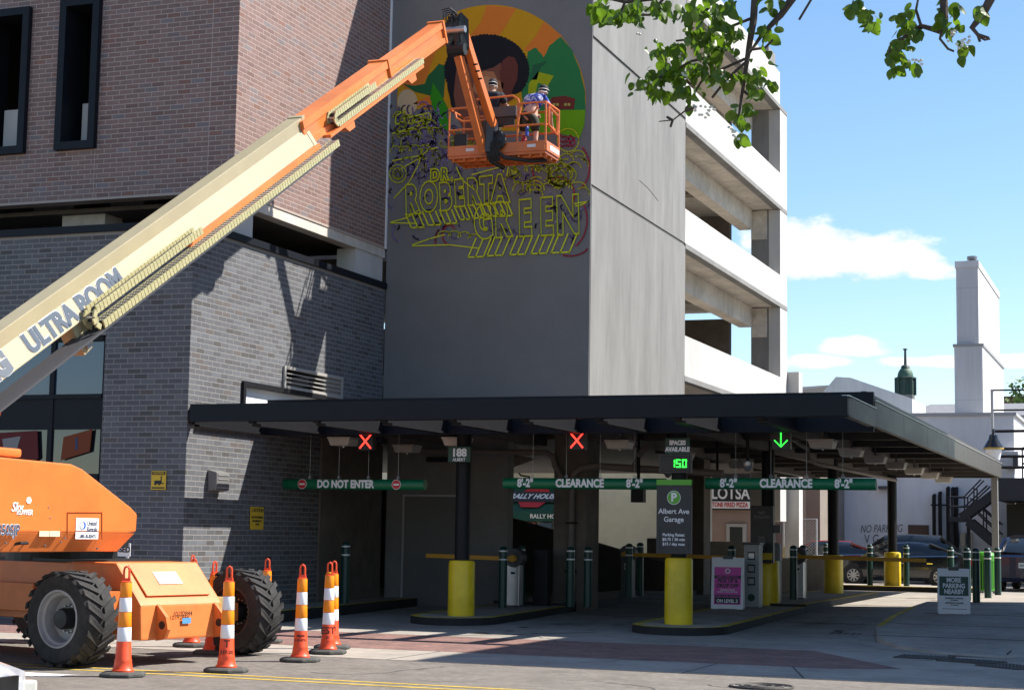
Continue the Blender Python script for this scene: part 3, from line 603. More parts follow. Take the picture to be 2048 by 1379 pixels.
Rl += [curl(1150, 335, 30, 45, 60, -70), curl(1130, 440, 45, 60, 30, -60), curl(1085, 330, 20, 40, 80, 240), curl(1140, 490, 38, 22, -20, -110), curl(900, 470, 14, 20, 40, 260), curl(1120, 390, 30, 35, -30, 120), curl(880, 480, 8, 20, 90, 200), curl(1070, 300, 18, 12, 0, 200)]
for nm_, ll_, mm_, ww_, kk_ in (('chalk_purple', Pl, SP, .03, 8), ('chalk_red', Rl, SR, .03, 9), ('chalk_yellow', Yl, SY, .026, 10)): strokes(nm_, ll_, mm_, ww_, kk_)['kind'] = 'stuff'
PXM = (wp(1100, 400)-wp(1000, 400)).length/100
def letter(ch, x, y, hpx, wpx, rot=0, drop=(0, 0)):
    o = wp(x, y, 11); xd = Vector((cos(radians(rot)), 0, sin(radians(rot)))); yd = Vector((-sin(radians(rot)), 0, cos(radians(rot))))
    sz = hpx*PXM/.72; text('chalk_letter', ch, sz, SY, TW, o, xd, yd, outline=.021, squash=wpx/hpx/.92, bold=.055 if hpx > 40 else .02)
    if drop != (0, 0):
        ln = []
        for dx in (-.46, .0, .48):
            a = (x+dx*wpx, y+hpx*.5); ln.append([a, (a[0]+drop[0], a[1]+drop[1])])
        for t in (1,): ln.append([(x-.45*wpx+drop[0]*t, y+hpx*.5+drop[1]*t), (x+.48*wpx+drop[0]*t, y+hpx*.5+drop[1]*t-1.5)])
        strokes('chalk_block_side', ln, SY, .032, 11)
for ch, x, y, h, w in (('D', 871, 352, 22, 16), ('R', 890, 350, 22, 16), ('.', 905, 352, 20, 10)): letter(ch, x, y, h, w)
for ch, x, y, h, w, r in (('R', 825, 402, 52, 28, 3), ('O', 859, 397, 52, 28, 3), ('B', 892, 396, 48, 26, 4), ('E', 920, 389, 46, 22, 5), ('R', 948, 386, 46, 24, 4), ('T', 974, 383, 46, 24, 3), ('A', 1001, 381, 48, 30, 2)): letter(ch, x, y, h, w, r, (12, 28))
for ch, x, y, h, w, r in (('G', 968, 448, 58, 32, 6), ('R', 1006, 443, 62, 32, 3), ('E', 1051, 440, 64, 32, 2), ('E', 1094, 437, 66, 32, 2), ('N', 1137, 434, 68, 38, 2)): letter(ch, x, y, h, w, r, (-16, 38))
text('chalk_number', '2|8', .10, SY, TW, wp(1029, 346, 11), XA, ZA, bold=.003)

# ------------------------------------------------------------ entrance canopy
CN = thing('entrance_canopy', 'long black steel canopy with an outrigger framed front edge over the garage entrance', 'canopy')
XL, XR, YF, YM, YB = -15.93, -4.5, 25.95, 28.72, 52.8
b = MB(); b.box(XL, XR+.06, YF, YF+.10, 3.53, 3.84); b.box(XL, XR+.06, YF+.10, YF+.26, 3.80, 3.84); b.box(XL, XR+.06, YF+.10, YF+.22, 3.53, 3.56)
b.build('front_fascia', navy_metal, CN, bevel=.008)
for px in (527, 643, 764, 889, 1018, 1153, 1291, 1436, 1588, 1740):
    x = at(px, 866, Y=YM).x
    if x > XR-.2: continue
    b = MB(); b.box(x-.05, x+.05, YF+.105, YM-.01, 3.50, 3.79); b.box(x-.09, x+.09, YF+.3, YM-.01, 3.46, 3.50); b.build('outrigger', black_metal, CN)
MB().box(XR-.04, XR+.06, YF+.105, YM-.002, 3.53, 3.84).build('end_outrigger', bronze, CN, bevel=.006)
MB().box(XR-.04, XR+.075, YF+.105, YM-.002, 3.842, 3.856).build('end_flashing', flash_m, CN)
# main roof
b = MB(); b.box(XL, XR+.02, YM, YM+.12, 3.46, 4.13); b.build('front_beam', navy_metal, CN, bevel=.006)
b = MB(); b.box(XL, XR-.1, YM+.12, 33.95, 3.93, 4.10); b.box(XT+.03, XR-.1, 33.95, YB, 3.93, 4.10); b.build('roof_deck', soffit_dk, CN)
n = 7; ln = (YB-YM-.12)/n
for i in range(n):
    y0 = YM+.125+i*ln; p = MB().box(XR-.06, XR+.03, y0, y0+ln-.012, 3.56, 3.985).build('side_panel', bronze, CN, bevel=.004)
    MB().box(XR-.2, XR-.12, y0-.02+.02, y0+ln-.012, 3.985, 4.15).build('parapet_panel', bronze, CN)
MB().box(XR-.13, XR+.05, YM+.125, YB, 3.986, 4.002).build('side_flashing', flash_m, CN)
for y in [31.2+2.6*i for i in range(9)]:
    MB().box(XL if y < 33.5 else XT+.03, XR-.07, y, y+.14, 3.62, 3.93).build('cross_beam', soffit_dk, CN)
for x in (-14.2, -12.2, -10.1, -7.95, -6.2):
    y1 = 33.9 if x < XT else YB-.1
    MB().box(x-.1, x+.1, YM+.13, y1, 3.52, 3.915).build('girder', soffit_dk, CN)
MB().box(XT+.03, XR-.07, YB-.12, YB, 3.56, 4.1).build('rear_beam', bronze, CN)
def column(x, y, h=1.10, flip=0):
    z = g(y)+.13; c = MB().lathe([(.14, z), (.14, 3.93)], (x, y, 0), n=20).build('column', black_metal, CN, smooth=True)
    MB().lathe([(.245, z), (.248, z+.02), (.245, z+h-.05), (.225, z+h-.01), (.15, z+h)], (x, y, 0), n=28).build('sleeve', yellow, c, smooth=True); return c
for x, y, h in ((-12.17, 29.5, 1.02), (-7.97, 29.3, 1.16), (-7.9, 36.25, .95), (-7.9, 44, .98), (-7.62, 52.3, 1.02)): column(x, y, h)
MB().box(-4.72, -4.54, 52.2, 52.4, g(52), 3.56).build('corner_post', mat('grey_post', (.30, .29, .27), .6, metal=.2), CN)
# islands with black kerb faces and yellow edges
def island(name, label, xc, hw, y0, y1, taper=0):
    I = thing(name, label, 'traffic island'); base = []
    for i in range(13): a = pi+pi*i/12; base.append((xc+hw*cos(a), y0+hw*(1+sin(a))))
    base += [(xc+hw-taper, y1), (xc-hw+taper, y1)]
    bt = MB(); n = len(base); bt.add([(x, y, g(y)-.05) for x, y in base]+[(x, y, g(y)+.135) for x, y in base], [(i, (i+1) % n, n+(i+1) % n, n+i) for i in range(n)]); bt.build('kerb_face', kerb_black, I)
    ins = [(xc+(x-xc)*(1-.15/hw), y0+hw+(y-y0-hw)*(1-.15/hw) if y < y0+hw else y) for x, y in base]
    bt = MB(); bt.add([(x, y, g(y)+.135) for x, y in base]+[(x, y, g(y)+.135) for x, y in ins], [(i, (i+1) % n, n+(i+1) % n, n+i) for i in range(n)]); bt.build('yellow_edge', yellow_p, I)
    bt = MB(); 
    for i in range(1): bt.add([(x, y, g(y)+.134) for x, y in ins], [tuple(range(n))])
    bt.build('top', concrete, I); return I
island('traffic_island', 'concrete island with yellow edge round the column numbered 188', -12.28, .82, 28.65, 33.5)
MB  # second island is longer
I2 = island('traffic_island', 'concrete island with yellow edge carrying the sandwich board and the ticket machines', -7.9, .85, 28.35, 36.0)
I3 = thing('traffic_island', 'sunlit kerbed island with a yellow edge at the back of the driveway', 'traffic island')
MB().box(-12.5, -5.0, 51.6, 53.4, .05, .31).build('kerb_face', kerb_black, I3)
MB().box(-12.5, -5.0, 51.58, 51.75, .31, .325).build('yellow_edge', yellow_p, I3); MB().box(-12.5, -5.0, 51.75, 53.42, .31, .322).build('top', concrete, I3)
I4 = thing('traffic_island', 'dim narrow island running deep between the two middle lanes', 'traffic island')
MB().box(-8.75, -7.05, 36.02, 46, .05, g(40)+.135).build('kerb_face', kerb_black, I4); MB().box(-8.6, -7.2, 36.02, 45.8, g(40)+.135, g(40)+.139).build('top', concrete, I4)
b = MB(); b.box(-8.75, -8.6, 36.02, 46, g(40)+.135, g(40)+.141); b.box(-7.2, -7.05, 36.02, 46, g(40)+.135, g(40)+.141); b.build('yellow_edge', yellow_p, I4)
I5 = thing('traffic_island', 'dim kerbed strip running deep beside the tower column', 'traffic island')
MB().box(-13.1, -11.45, 33.52, 46, 0, g(38)+.135).build('kerb_face', kerb_black, I5); MB().box(-12.95, -11.6, 33.52, 45.9, g(38)+.135, g(38)+.139).build('top', concrete, I5)
KS = thing('wall_kerb', 'raised concrete kerb strip with yellow edge along the grey brick wall', 'kerb')
MB().hexa([(-16, 26.7, 0), (-15.05, 27.6, 0), (-15.05, 34, 0), (-16, 34, 0)], [(-16, 26.7, .2), (-15.05, 27.6, .2), (-15.05, 34, .26), (-16, 34, .26)]).build('kerb_body', kerb_black, KS)
MB().add([(-15.99, 26.75, .206), (-15.2, 27.62, .206), (-15.2, 34, .266), (-15.99, 34, .266)], [(0, 1, 2, 3)]).build('kerb_top', concrete, KS)
MB().add([(-15.2, 27.5, .206), (-15.05, 27.6, .206), (-15.05, 34, .266), (-15.2, 34, .266)], [(0, 1, 2, 3)]).build('yellow_edge', yellow_p, KS)

# ------------------------------------------------------------ hanging clearance tubes
def tube_sign(label, x0, x1, z, content):
    T = thing('clearance_bar', label, 'clearance bar', None); y = 29.62; r = .102
    MB().lathe([(0, x0), (r*.97, x0), (r, x0+.01), (r, x1-.01), (r*.97, x1), (0, x1)], (0, y, z), axis=XA, n=28).build('tube', green, T, smooth=True)
    for i in range(4):
        x = x0+(x1-x0)*(.18+.21*i); w_ = MB(); w_.cyl((x, y, z+r), (x, y, 3.8), .0035, n=5); w_.tube([(x+.025*cos(q*pi/5), y, z+r+.03+.025*sin(q*pi/5)) for q in range(10)], .006, n=5, closed=True); w_.build('hanger', galv, T)
    for body, fx, s in content:
        text('lettering', body, s, white_p, T, (x0+(x1-x0)*fx, y-r-.006, z-.002), XA, ZA, bold=.009, squash=.82)
    return T
T1 = tube_sign('green hanging tube lettered do not enter with two red roundels', -15.98, -13.0, 2.56, (('DO NOT ENTER', .455, .20),))
for fx in (.145, .815):
    x = -15.98+2.98*fx; c = Vector((x, 29.515, 2.56))
    MB().cyl(c, c+Vector((0, -.008, 0)), .085, n=28).build('roundel', red_print, T1); MB().cyl(c+Vector((0, .004, 0)), c+Vector((0, -.004, 0)), .094, n=28).build('roundel_edge', white_p, T1)
    MB().box(x-.058, x+.058, 29.503, 29.506, 2.545, 2.575).build('roundel_bar', white_p, T1)
tube_sign('green hanging clearance tube between the numbered column and the garage sign', -11.4, -8.3, 2.60, (('8\'-2"', .145, .20), ('CLEARANCE', .485, .20), ('8\'-2"', .82, .20)))
tube_sign('green hanging clearance tube over the lane beside the pavement', -7.57, -4.58, 2.615, (('8\'-2"', .145, .20), ('CLEARANCE', .485, .20), ('8\'-2"', .82, .20)))
# ------------------------------------------------------------ signs on the columns
sg = thing('address_sign', 'dark green plate numbered 188 on the first black column', 'sign')
MB().box(-12.37, -11.92, 29.2, 29.22, 2.97, 3.26).build('plate', green_dk, sg, bevel=.01)
text('number', '188', .20, white_p, sg, (-12.145, 29.195, 3.14), XA, ZA, bold=.009); text('street_name', 'ALBERT', .075, white_p, sg, (-12.145, 29.195, 3.015), XA, ZA, bold=.002)
sg = thing('spaces_sign', 'dark green plate reading spaces available above the counter display', 'sign')
MB().box(-8.15, -7.70, 29.0, 29.02, 3.10, 3.39).build('plate', green_dk, sg, bevel=.008)
for t, z in (('SPACES', 3.30), ('AVAILABLE', 3.185)): text('lettering', t, .105, white_p, sg, (-7.925, 28.995, z), XA, ZA, bold=.006, squash=.85)
sg = thing('counter_display', 'black box with green digits 150 on the column over the garage sign', 'display')
MB().box(-8.23, -7.70, 28.97, 29.12, 2.80, 3.075).build('housing', led_off, sg, bevel=.01); MB().box(-8.25, -7.68, 28.99, 29.1, 2.78, 3.095).build('bezel', greyplastic, sg)
def seg7(d, x, z, w, h, y):
    b = MB(); t = .018; S7 = {'1': 'bc', '5': 'afgcd', '0': 'abcdef'}[d]
    B = {'a': (x, x+w, z+h-t, z+h), 'd': (x, x+w, z, z+t), 'g': (x, x+w, z+h/2-t/2, z+h/2+t/2), 'b': (x+w-t, x+w, z+h/2+.006, z+h-.006), 'c': (x+w-t, x+w, z+.006, z+h/2-.006), 'f': (x, x+t, z+h/2+.006, z+h-.006), 'e': (x, x+t, z+.006, z+h/2-.006)}
    for s in S7: q = B[s]; b.box(q[0], q[1], y-.004, y, q[2], q[3])
    return b
for d, x in (('1', -8.04), ('5', -7.94), ('0', -7.83)): seg7(d, x, 2.87, .08, .14, 28.968).build('digit', green_led, sg)
sg = thing('garage_sign', 'tall charcoal rate sign with a lime P roundel on the yellow sleeved column', 'sign')
MB().box(-8.29, -7.66, 28.97, 29.03, 1.37, 2.56).build('panel', sign_dk, sg, bevel=.006); MB().box(-8.29, -7.66, 28.965, 29.035, 2.563, 2.66).build('top_band', green_lt, sg)
c = Vector((-7.975, 28.966, 2.345)); MB().cyl(c, c+Vector((0, -.006, 0)), .122, n=32).build('roundel', white_p, sg); MB().cyl(c+Vector((0, -.004, 0)), c+Vector((0, -.010, 0)), .112, n=32).build('roundel_face', green_lt, sg)
text('letter_p', 'P', .20, white_p, sg, c+Vector((0, -.013, 0)), XA, ZA, bold=.008)
for t, z, s in (('Albert Ave', 2.105, .125), ('Garage', 1.965, .125), ('Parking Rates:', 1.70, .07), ('$0.75 / 30 min', 1.62, .07), ('$15 / day max', 1.54, .07)): text('lettering', t, s, white_p, sg, (-7.975, 28.963, z), XA, ZA, bold=.0015)
b = MB()
for q in ((-8.24, -7.71, 1.815, 1.825), (-8.24, -7.71, 1.43, 1.44), (-8.24, -8.23, 1.44, 1.815), (-7.72, -7.71, 1.44, 1.815)): b.box(q[0], q[1], 28.96, 28.968, q[2], q[3])
b.build('rate_frame', green_dk, sg)
def lane_signal(label, x, kind):
    Sg = thing('lane_signal', label, 'lane signal'); z = 3.36; y = 29.16
    MB().box(x-.16, x+.16, y, y+.14, z-.17, z+.17).build('housing', led_off, Sg, bevel=.008); MB().box(x-.07, x+.07, y+.03, y+.11, z+.17, z+.32).build('mount', soffit_m, Sg)
    b = MB()
    if kind == 'X':
        for i in range(-7, 8):
            for s in (-1, 1):
                if i == 0 and s > 0: continue
                b.obox((x+i*.0155, y-.004, z+s*i*.0175), (1, 0, s*1.1), YA, (-s*1.1, 0, 1), .007, .004, .009)
        b.build('cross', red_led, Sg)
    else:
        for i in range(16): b.box(x-.011, x+.011, y-.006, y-.001, z-.125+i*.0168, z-.114+i*.0168)
        for i in range(1, 9):
            for s in (-1, 1): b.box(x+s*i*.0135-.009, x+s*i*.0135+.009, y-.006, y-.001, z-.13+i*.0135, z-.116+i*.0135)
        b.build('arrow', green_led, Sg)
lane_signal('lane signal showing a red cross over the exit lane next to the brick wall', -14.05, 'X')
lane_signal('lane signal showing a red cross between the two black columns', -9.84, 'X')
lane_signal('lane signal showing a green down arrow over the lane by the pavement', -6.13, 'D')
# ------------------------------------------------------------ lamps, pipes and cameras under the canopy
def lamp(label, x, y, z=3.30, w=.46):
    Lp = thing('ceiling_lamp', label, 'lamp', 'box lamps hanging under the canopy')
    MB().hexa([(x-w*.42, y-w*.42, z), (x+w*.42, y-w*.42, z), (x+w*.42, y+w*.42, z), (x-w*.42, y+w*.42, z)], [(x-w/2, y-w/2, z+.13), (x+w/2, y-w/2, z+.13), (x+w/2, y+w/2, z+.13), (x-w/2, y+w/2, z+.13)]).build('lens', lens_m, Lp, bevel=.015)
    MB().box(x-w*.52, x+w*.52, y-w*.52, y+w*.52, z+.13, z+.16).build('rim', soffit_m, Lp)
    b = MB(); b.cyl((x, y, z+.16), (x, y, 3.93), .018, n=8); b.build('stem', pipe_m, Lp); MB().cyl((x, y, z), (x, y, z-.03), .02, n=8).build('sensor', white_p, Lp)
for i, w_ in enumerate(('first', 'second', 'third', 'fourth', 'fifth', 'sixth', 'last')): lamp('%s lamp from the street in the canopy row next to the pavement' % w_, -5.75, 31.0+3.05*i)
for x, y, w_ in ((-9.6, 31.0, 'just behind the middle crossed lane signal'), (-9.6, 35.5, 'halfway along the middle lane past the drain pipe'), (-9.4, 40, 'deepest along the middle lane'),): lamp('boxy lamp under the canopy '+w_, x, y)
for i, (x, y) in enumerate(((-14.75, 29.65), (-12.45, 29.85))): lamp(('boxy lamp under the canopy between the brick wall and the crossed lane signal', 'boxy lamp under the canopy just beside the column numbered 188')[i], x, y, 3.3)
lamp('boxy lamp under the canopy by the dull brown pilaster', -14.6, 32.3, 3.3)
PP = thing('drain_pipe', 'dusty grey drain pipe running along the canopy soffit and down the tower column', 'pipe')
b = MB(); b.tube([(-11.55, 33.95, .3), (-11.55, 33.95, 2.75), (-11.5, 33.95, 2.95), (-11.35, 33.95, 3.06), (-11.0, 33.9, 3.1), (-9.6, 33.9, 3.02), (-8.3, 33.9, 2.95)], .075, n=12); b.build('down_pipe', pipe_m, PP, smooth=True)
b = MB(); b.tube([(-15.6, 33.85, 3.42), (-12.1, 33.85, 3.38), (-11.95, 33.85, 3.3), (-11.9, 33.85, 3.1), (-11.58, 33.85, 2.6)], .06, n=10); b.build('branch_pipe', pipe_m, PP, smooth=True)
b = MB(); b.tube([(-10.2, 33.9, 3.06), (-9.9, 33.5, 3.4), (-9.6, 33.2, 3.5)], .06, n=10); b.build('branch_pipe', pipe_m, PP, smooth=True)
for z in (.9, 1.9): MB().box(-11.66, -11.44, 33.86, 33.99, z, z+.04).build('pipe_clamp', black_metal, PP)
PP = thing('conduit', 'pale conduit elbowing across the dark soffit beside the row of lamps', 'conduit')
b = MB(); b.tube([(-7.0, 33.0, 3.78), (-7.0, 36.0, 3.55), (-7.0, 36.1, 3.35), (-6.95, 36.6, 3.28), (-6.6, 46, 3.25)], .045, n=8); b.build('conduit_run', pipe_m, PP, smooth=True)
PP = thing('conduit', 'thin straight conduit running along the front of the soffit', 'conduit')
b = MB(); b.tube([(-14.0, 29.3, 3.58), (-5.0, 29.3, 3.58)], .022, n=8); b.build('conduit_run', pipe_m, PP)
for i, (x, y) in enumerate(((-9.35, 33.5), (-6.95, 30.2), (-9.0, 36.2))):
    Cm = thing('dome_camera', ('dome camera hanging beside the drain pipe', 'small dome camera hanging from a black pole near the counter display', 'dome camera hanging in front of the cream wall')[i], 'camera')
    MB().cyl((x, y, 3.0), (x, y, 3.93), .03, n=10).build('pole', black_metal, Cm); MB().lathe([(.02, .12), (.09, .1), (.1, .03), (.085, 0), (.05, -.06), (0, -.085)], (x, y, 2.93), n=18).build('dome', steel, Cm, smooth=True)
b = MB(); b.cyl((-10.0, 33.6, 2.75), (-10.0, 33.6, 3.93), .035, n=10); b.box(-10.13, -9.87, 33.5, 33.7, 2.35, 2.78)
tag(b.build('reader_box', black_metal), 'black reader box hanging from a pole in front of the white column', 'box')

# ------------------------------------------------------------ bollards, barriers, ticket machines, boards
def onz(px, py, extra=0):
    z = .1
    for _ in range(6): p = at(px, py, Z=z); z = g(p.y)+extra
    return Vector((p.x, p.y, z))
def make_bollard():
    o = thing('bollard', '', 'bollard', 'dark green bollards around the entrance')
    MB().lathe([(.085, 0), (.085, 1.08), (.08, 1.12), (.055, 1.155), (0, 1.165)], (0, 0, 0), n=18).build('post', boll_g, o, smooth=True)
    for z in (.90, 1.06): MB().lathe([(.0865, z), (.0875, z+.003), (.0875, z+.024), (.0865, z+.027)], (0, 0, 0), n=18).build('band', refl_w, o)
    return o
B0 = None
for bx, by_, lab in ((690, 31.0, 'lone bollard standing against the dark brick wall under the canopy'), (1006, 32.2, 'bollard in front of the silver barrier cabinet behind the numbered column'), (1042, 33.3, 'bollard behind the silver barrier cabinet'),
        (1141, 33.25, 'bollard before the brown tower column on the side of the silver barrier cabinet'), (1176, 33.35, 'bollard before the brown tower column on the side of the drain pipe'),
        (1258, 37.3, 'bollard standing against the dark barrier cabinet near the tower column'), (1280, 38.6, 'bollard just behind the dark barrier cabinet near the tower column'),
        (1463, 37.0, 'bollard behind the pink sandwich board on the garage sign side'), (1497, 38.0, 'bollard behind the pink sandwich board next to the ticket machine'),
        (1587, 38.6, 'bollard at the near side of the round barrier head past the ticket machine'), (1606, 39.8, 'bollard at the far side of the round barrier head past the ticket machine'),
        (1652, 52.2, 'bollard on the sunlit island beside the chain link gate'), (1740, 52.2, 'bollard on the sunlit island before the front wheel of the black sedan'), (1813, 52.2, 'bollard on the sunlit island before the side windows of the black sedan')):
    p = at(bx, 1150, Y=by_); p = Vector((p.x, by_, .24 if bx < 800 else .322 if by_ > 50 else g(by_)+.135))
    if B0 is None: B0 = make_bollard(); o = B0
    else: o = copy_tree(B0)
    o.location = p; o['label'] = lab; o.scale = (1, 1, 1.05)
for px, py, lab in ((1902, 1186, 'bollard rising right behind the more parking board'), (1935, 1200, 'bollard between the more parking board and the green litter bin, nearest the board'), (1953, 1204, 'bollard on the pavement before the green litter bin, second from the board'), (1976, 1195, 'bollard standing in front of the middle of the green litter bin'), (1996, 1189, 'bollard between the green litter bin and the blue parked car')):
    z = .2
    for _ in range(8): q = at(px, py, Z=z); z = hz(min(q.y, 47))
    o = copy_tree(B0); o.location = (q.x, q.y, z); o['label'] = lab
def barrier(label, bx, by_, arm, cab):
    Bq = thing('barrier', label, 'barrier'); p = at(bx, 1150, Y=by_); p = Vector((p.x, by_, g(by_)+.135))
    MB().box(p.x-.14, p.x+.14, p.y-.13, p.y+.13, p.z, p.z+.88).build('cabinet', cab, Bq, bevel=.015)
    MB().box(p.x-.17, p.x+.17, p.y-.16, p.y+.16, p.z, p.z+.03).build('foot_plate', greyplastic, Bq)
    MB().cyl((p.x+.02, p.y-.16, p.z+.98), (p.x+.02, p.y+.12, p.z+.98), .19, n=28).build('drive_head', greyplastic, Bq)
    MB().box(p.x-.05, p.x+.06, p.y-.136, p.y-.131, p.z+.62, p.z+.76).build('notice', white_p, Bq); MB().box(p.x-.04, p.x+.05, p.y-.139, p.y-.135, p.z+.65, p.z+.70).build('notice_print', inkblack, Bq)
    x1, dz = arm; MB().beam((p.x+(.1 if x1 < p.x else -.1), p.y-.2, p.z+.96), (x1, p.y-.2, p.z+.96+dz), .045, .085).build('arm', arm_y, Bq, bevel=.004)
    MB().cyl((p.x+.02, p.y-.24, p.z+.97), (p.x+.02, p.y-.155, p.z+.97), .07, n=16).build('arm_hub', arm_y, Bq)
    return Bq
barrier('silver barrier cabinet with round head and yellow arm behind the numbered column', 1030, 32.8, (-14.25, .03), steel)
barrier('dark barrier cabinet with lowered yellow arm in front of the pale parapet', 1256, 37.9, (-7.9, -.03), greyplastic)
barrier('round headed barrier past the ticket machine with its arm over the driveway', 1597, 39.2, (-4.95, -.03), steel)
TM = thing('ticket_machine', 'white ticket machine with picture panels beside the pink sandwich board', 'ticket machine'); p = onz(1507, 1213, .135)
MB().box(p.x-.17, p.x+.15, p.y-.16, p.y+.2, p.z, p.z+1.28).build('cabinet', mat('grey_white_enamel', (.34, .35, .36), .5), TM, bevel=.012)
for i in range(3): MB().box(p.x-.09, p.x+.07, p.y-.165, p.y-.158, p.z+.45+i*.26, p.z+.62+i*.26).build('picture_panel', sign_dk, TM); MB().box(p.x-.07, p.x+.05, p.y-.168, p.y-.164, p.z+.48+i*.26, p.z+.59+i*.26).build('picture', steel, TM)
c = Vector((p.x-.01, p.y-.162, p.z+.2)); MB().cyl(c, c+Vector((0, -.006, 0)), .075, n=24).build('emblem', green_dk, TM)
MB().box(p.x-.19, p.x+.17, p.y-.18, p.y+.22, p.z+1.28, p.z+1.33).build('hood', greyplastic, TM)
TM = thing('ticket_machine', 'dark ticket column with a yellow notice on the third black column', 'ticket machine'); x, y = -7.9, 36.0
MB().box(x-.27, x+.22, y-.25, y-.13, 1.15, 2.35).build('panel', sign_dk, TM, bevel=.01); MB().box(x+.22, x+.36, y-.22, y-.1, 1.78, 1.95).build('side_box', greyplastic, TM)
for t, z in (('NO', 2.2), ('TRAILERS', 2.11), ('TAKE', 1.68), ('YOUR', 1.62), ('TICKET', 1.56), ('WITH', 1.50), ('YOU', 1.44)): text('lettering', t, .085 if z > 2 else .06, mat('dim_print', (.22, .22, .22), .6), TM, (x-.03, y-.255, z), XA, ZA, bold=.002)
MB().box(x-.06, x+.2, y-.262, y-.252, 1.22, 1.36).build('yellow_notice', signyellow, TM)
TM = tag(MB().lathe([(.0, 0), (.16, 0), (.16, 1.22), (.14, 1.28), (0, 1.3)], onz(1548, 1204, .135), n=20).build('post_cabinet', mat('grey_post_cabinet', (.25, .24, .235), .5), smooth=True), 'round grey cabinet standing behind the dark ticket column', 'cabinet')
TM = tag(MB().box(-12.15, -11.85, 33.3, 33.55, g(33)+.13, 1.35).build('control_box', black_metal, bevel=.01), 'black control box between two bollards at the foot of the tower column', 'box')
TM = thing('pay_station', 'steel pay station cabinet in the shade by the pale parapet', 'pay station'); p = onz(1300, 1178, .1)
MB().box(p.x-.1, p.x+1.0, p.y, p.y+.6, p.z, p.z+1.35).build('cabinet', mat('dull_steel_cabinet', (.20, .18, .165), .5, metal=.3), TM, bevel=.02); MB().box(p.x+.1, p.x+.5, p.y-.01, p.y, p.z+.12, p.z+.4).build('vent', greyplastic, TM)
def aboard(name, label, p, w, h, yaw):
    A = thing(name, label, 'sandwich board'); ux = Vector((cos(yaw), sin(yaw), 0)); uy = Vector((-sin(yaw), cos(yaw), 0)); lean = .17
    up = (ZA_:=(Vector((0, 0, 1))+uy*lean)).normalized(); nn = ux.cross(up)
    for s in (1, -1):
        u2 = (Vector((0, 0, 1))+uy*lean*s).normalized(); base = p+uy*(-s*h*lean); o2 = base+u2*h/2
        bd = MB().obox(o2, ux, u2, ux.cross(u2), w/2, h/2, .02).build('board', paper, A, bevel=.012)
        if s > 0: f0 = (o2, u2)
        for q in (-.36, .36): MB().obox(base+ux*q*w+u2*.01, ux, uy, ZA, .06, .03, .02).build('foot', paper, A)
    MB().obox(p+Vector((0, 0, h*.985)), ux, uy, ZA, .1, .04, .035).build('handle', greyplastic, A)
    o2, u2 = f0; n2 = ux.cross(u2)
    def face(name, cx, cz, ww, hh, mt, lift=.022): return MB().obox(o2+ux*cx+u2*cz+n2*lift, ux, u2, n2, ww/2, hh/2, .0025).build(name, mt, A)
    def txt(t, cx, cz, s, mt, bold=.003, sq=.9, sh=0): return text('lettering', t, s, mt, A, o2+ux*cx+u2*cz+n2*.030, ux, u2, bold=bold, squash=sq)
    return A, face, txt
p = onz(1456, 1216, .135)
A, face, txt = aboard('sandwich_board', 'white sandwich board with a pink pick up and drop off poster on the island', p, .66, 1.05, radians(8))
face('poster', 0, -.06, .54, .76, magenta); face('poster_foot', 0, -.33, .50, .18, sign_dk, .0255); face('poster_band', 0, .12, .54, .06, sign_dk, .0255)
c = (0, .24); txt('O', 0, .235, .14, paper, .004, 1); txt('ALBERT AVENUE GARAGE', 0, .12, .042, magenta, .0012); txt('PICK UP &', 0, .04, .10, sign_dk, .004); txt('DROP OFF', 0, -.06, .105, sign_dk, .004)
txt('TRANSACTIONS', 0, -.145, .045, paper, .0015); txt('UNDER 15 MINUTES FREE', 0, -.185, .04, paper, .001); txt('PARK WHERE AVAILABLE', 0, -.28, .045, magenta, .001); txt('ON LEVEL 3', 0, -.37, .09, paper, .003)
z = .2
for _ in range(8): q = at(1906, 1227, Z=z); z = hz(q.y)
A, face, txt = aboard('sandwich_board', 'white sandwich board reading more parking nearby on the shaded pavement', Vector((q.x, q.y+.15, z)), .62, .90, radians(10))
face('green_panel', 0, .10, .56, .38, green_dk)
for t, zz in (('MORE', .215), ('PARKING', .10), ('NEARBY', -.015)): txt(t, 0, zz, .125, paper, .005, .82)
for t, zz, s in (('CHARLES ST GARAGE', -.14, .04), ('125 Charles', -.18, .033), ('DIVISION ST GARAGE', -.235, .04), ('181 Division', -.275, .033)): txt(t, 0, zz, s, inkblack, .001)
face('rule', 0, -.35, .48, .008, inkblack)
LB = thing('litter_bin', 'bright green slatted litter bin behind the row of bollards', 'litter bin'); z = .2
for _ in range(8): q = at(1968, 1183, Z=z); z = hz(min(q.y, 47))
lime = mat('bright_green_steel', (.06, .33, .015), .45); q = Vector((q.x, q.y, z))
MB().lathe([(.27, .06), (.27, .98), (.2, .985)], q, n=28).build('liner', mat('dark_green_liner', (.012, .07, .01), .6), LB)
for i in range(28): a = 2*pi*i/28; MB().beam(q+Vector((.30*cos(a), .30*sin(a), .08)), q+Vector((.30*cos(a), .30*sin(a), .86)), .035, .012, up=(cos(a), sin(a), 0)).build('slat', lime, LB)
for z0, z1, r in ((.04, .09, .31), (.84, 1.0, .315)): MB().lathe([(r-.02, z0), (r, z0), (r, z1), (r-.02, z1)], q, n=28).build('rim', lime, LB)
MB().lathe([(.31, 1.0), (.26, 1.07), (.13, 1.1), (.12, 1.06)], q, n=28).build('lid', lime, LB, smooth=True)
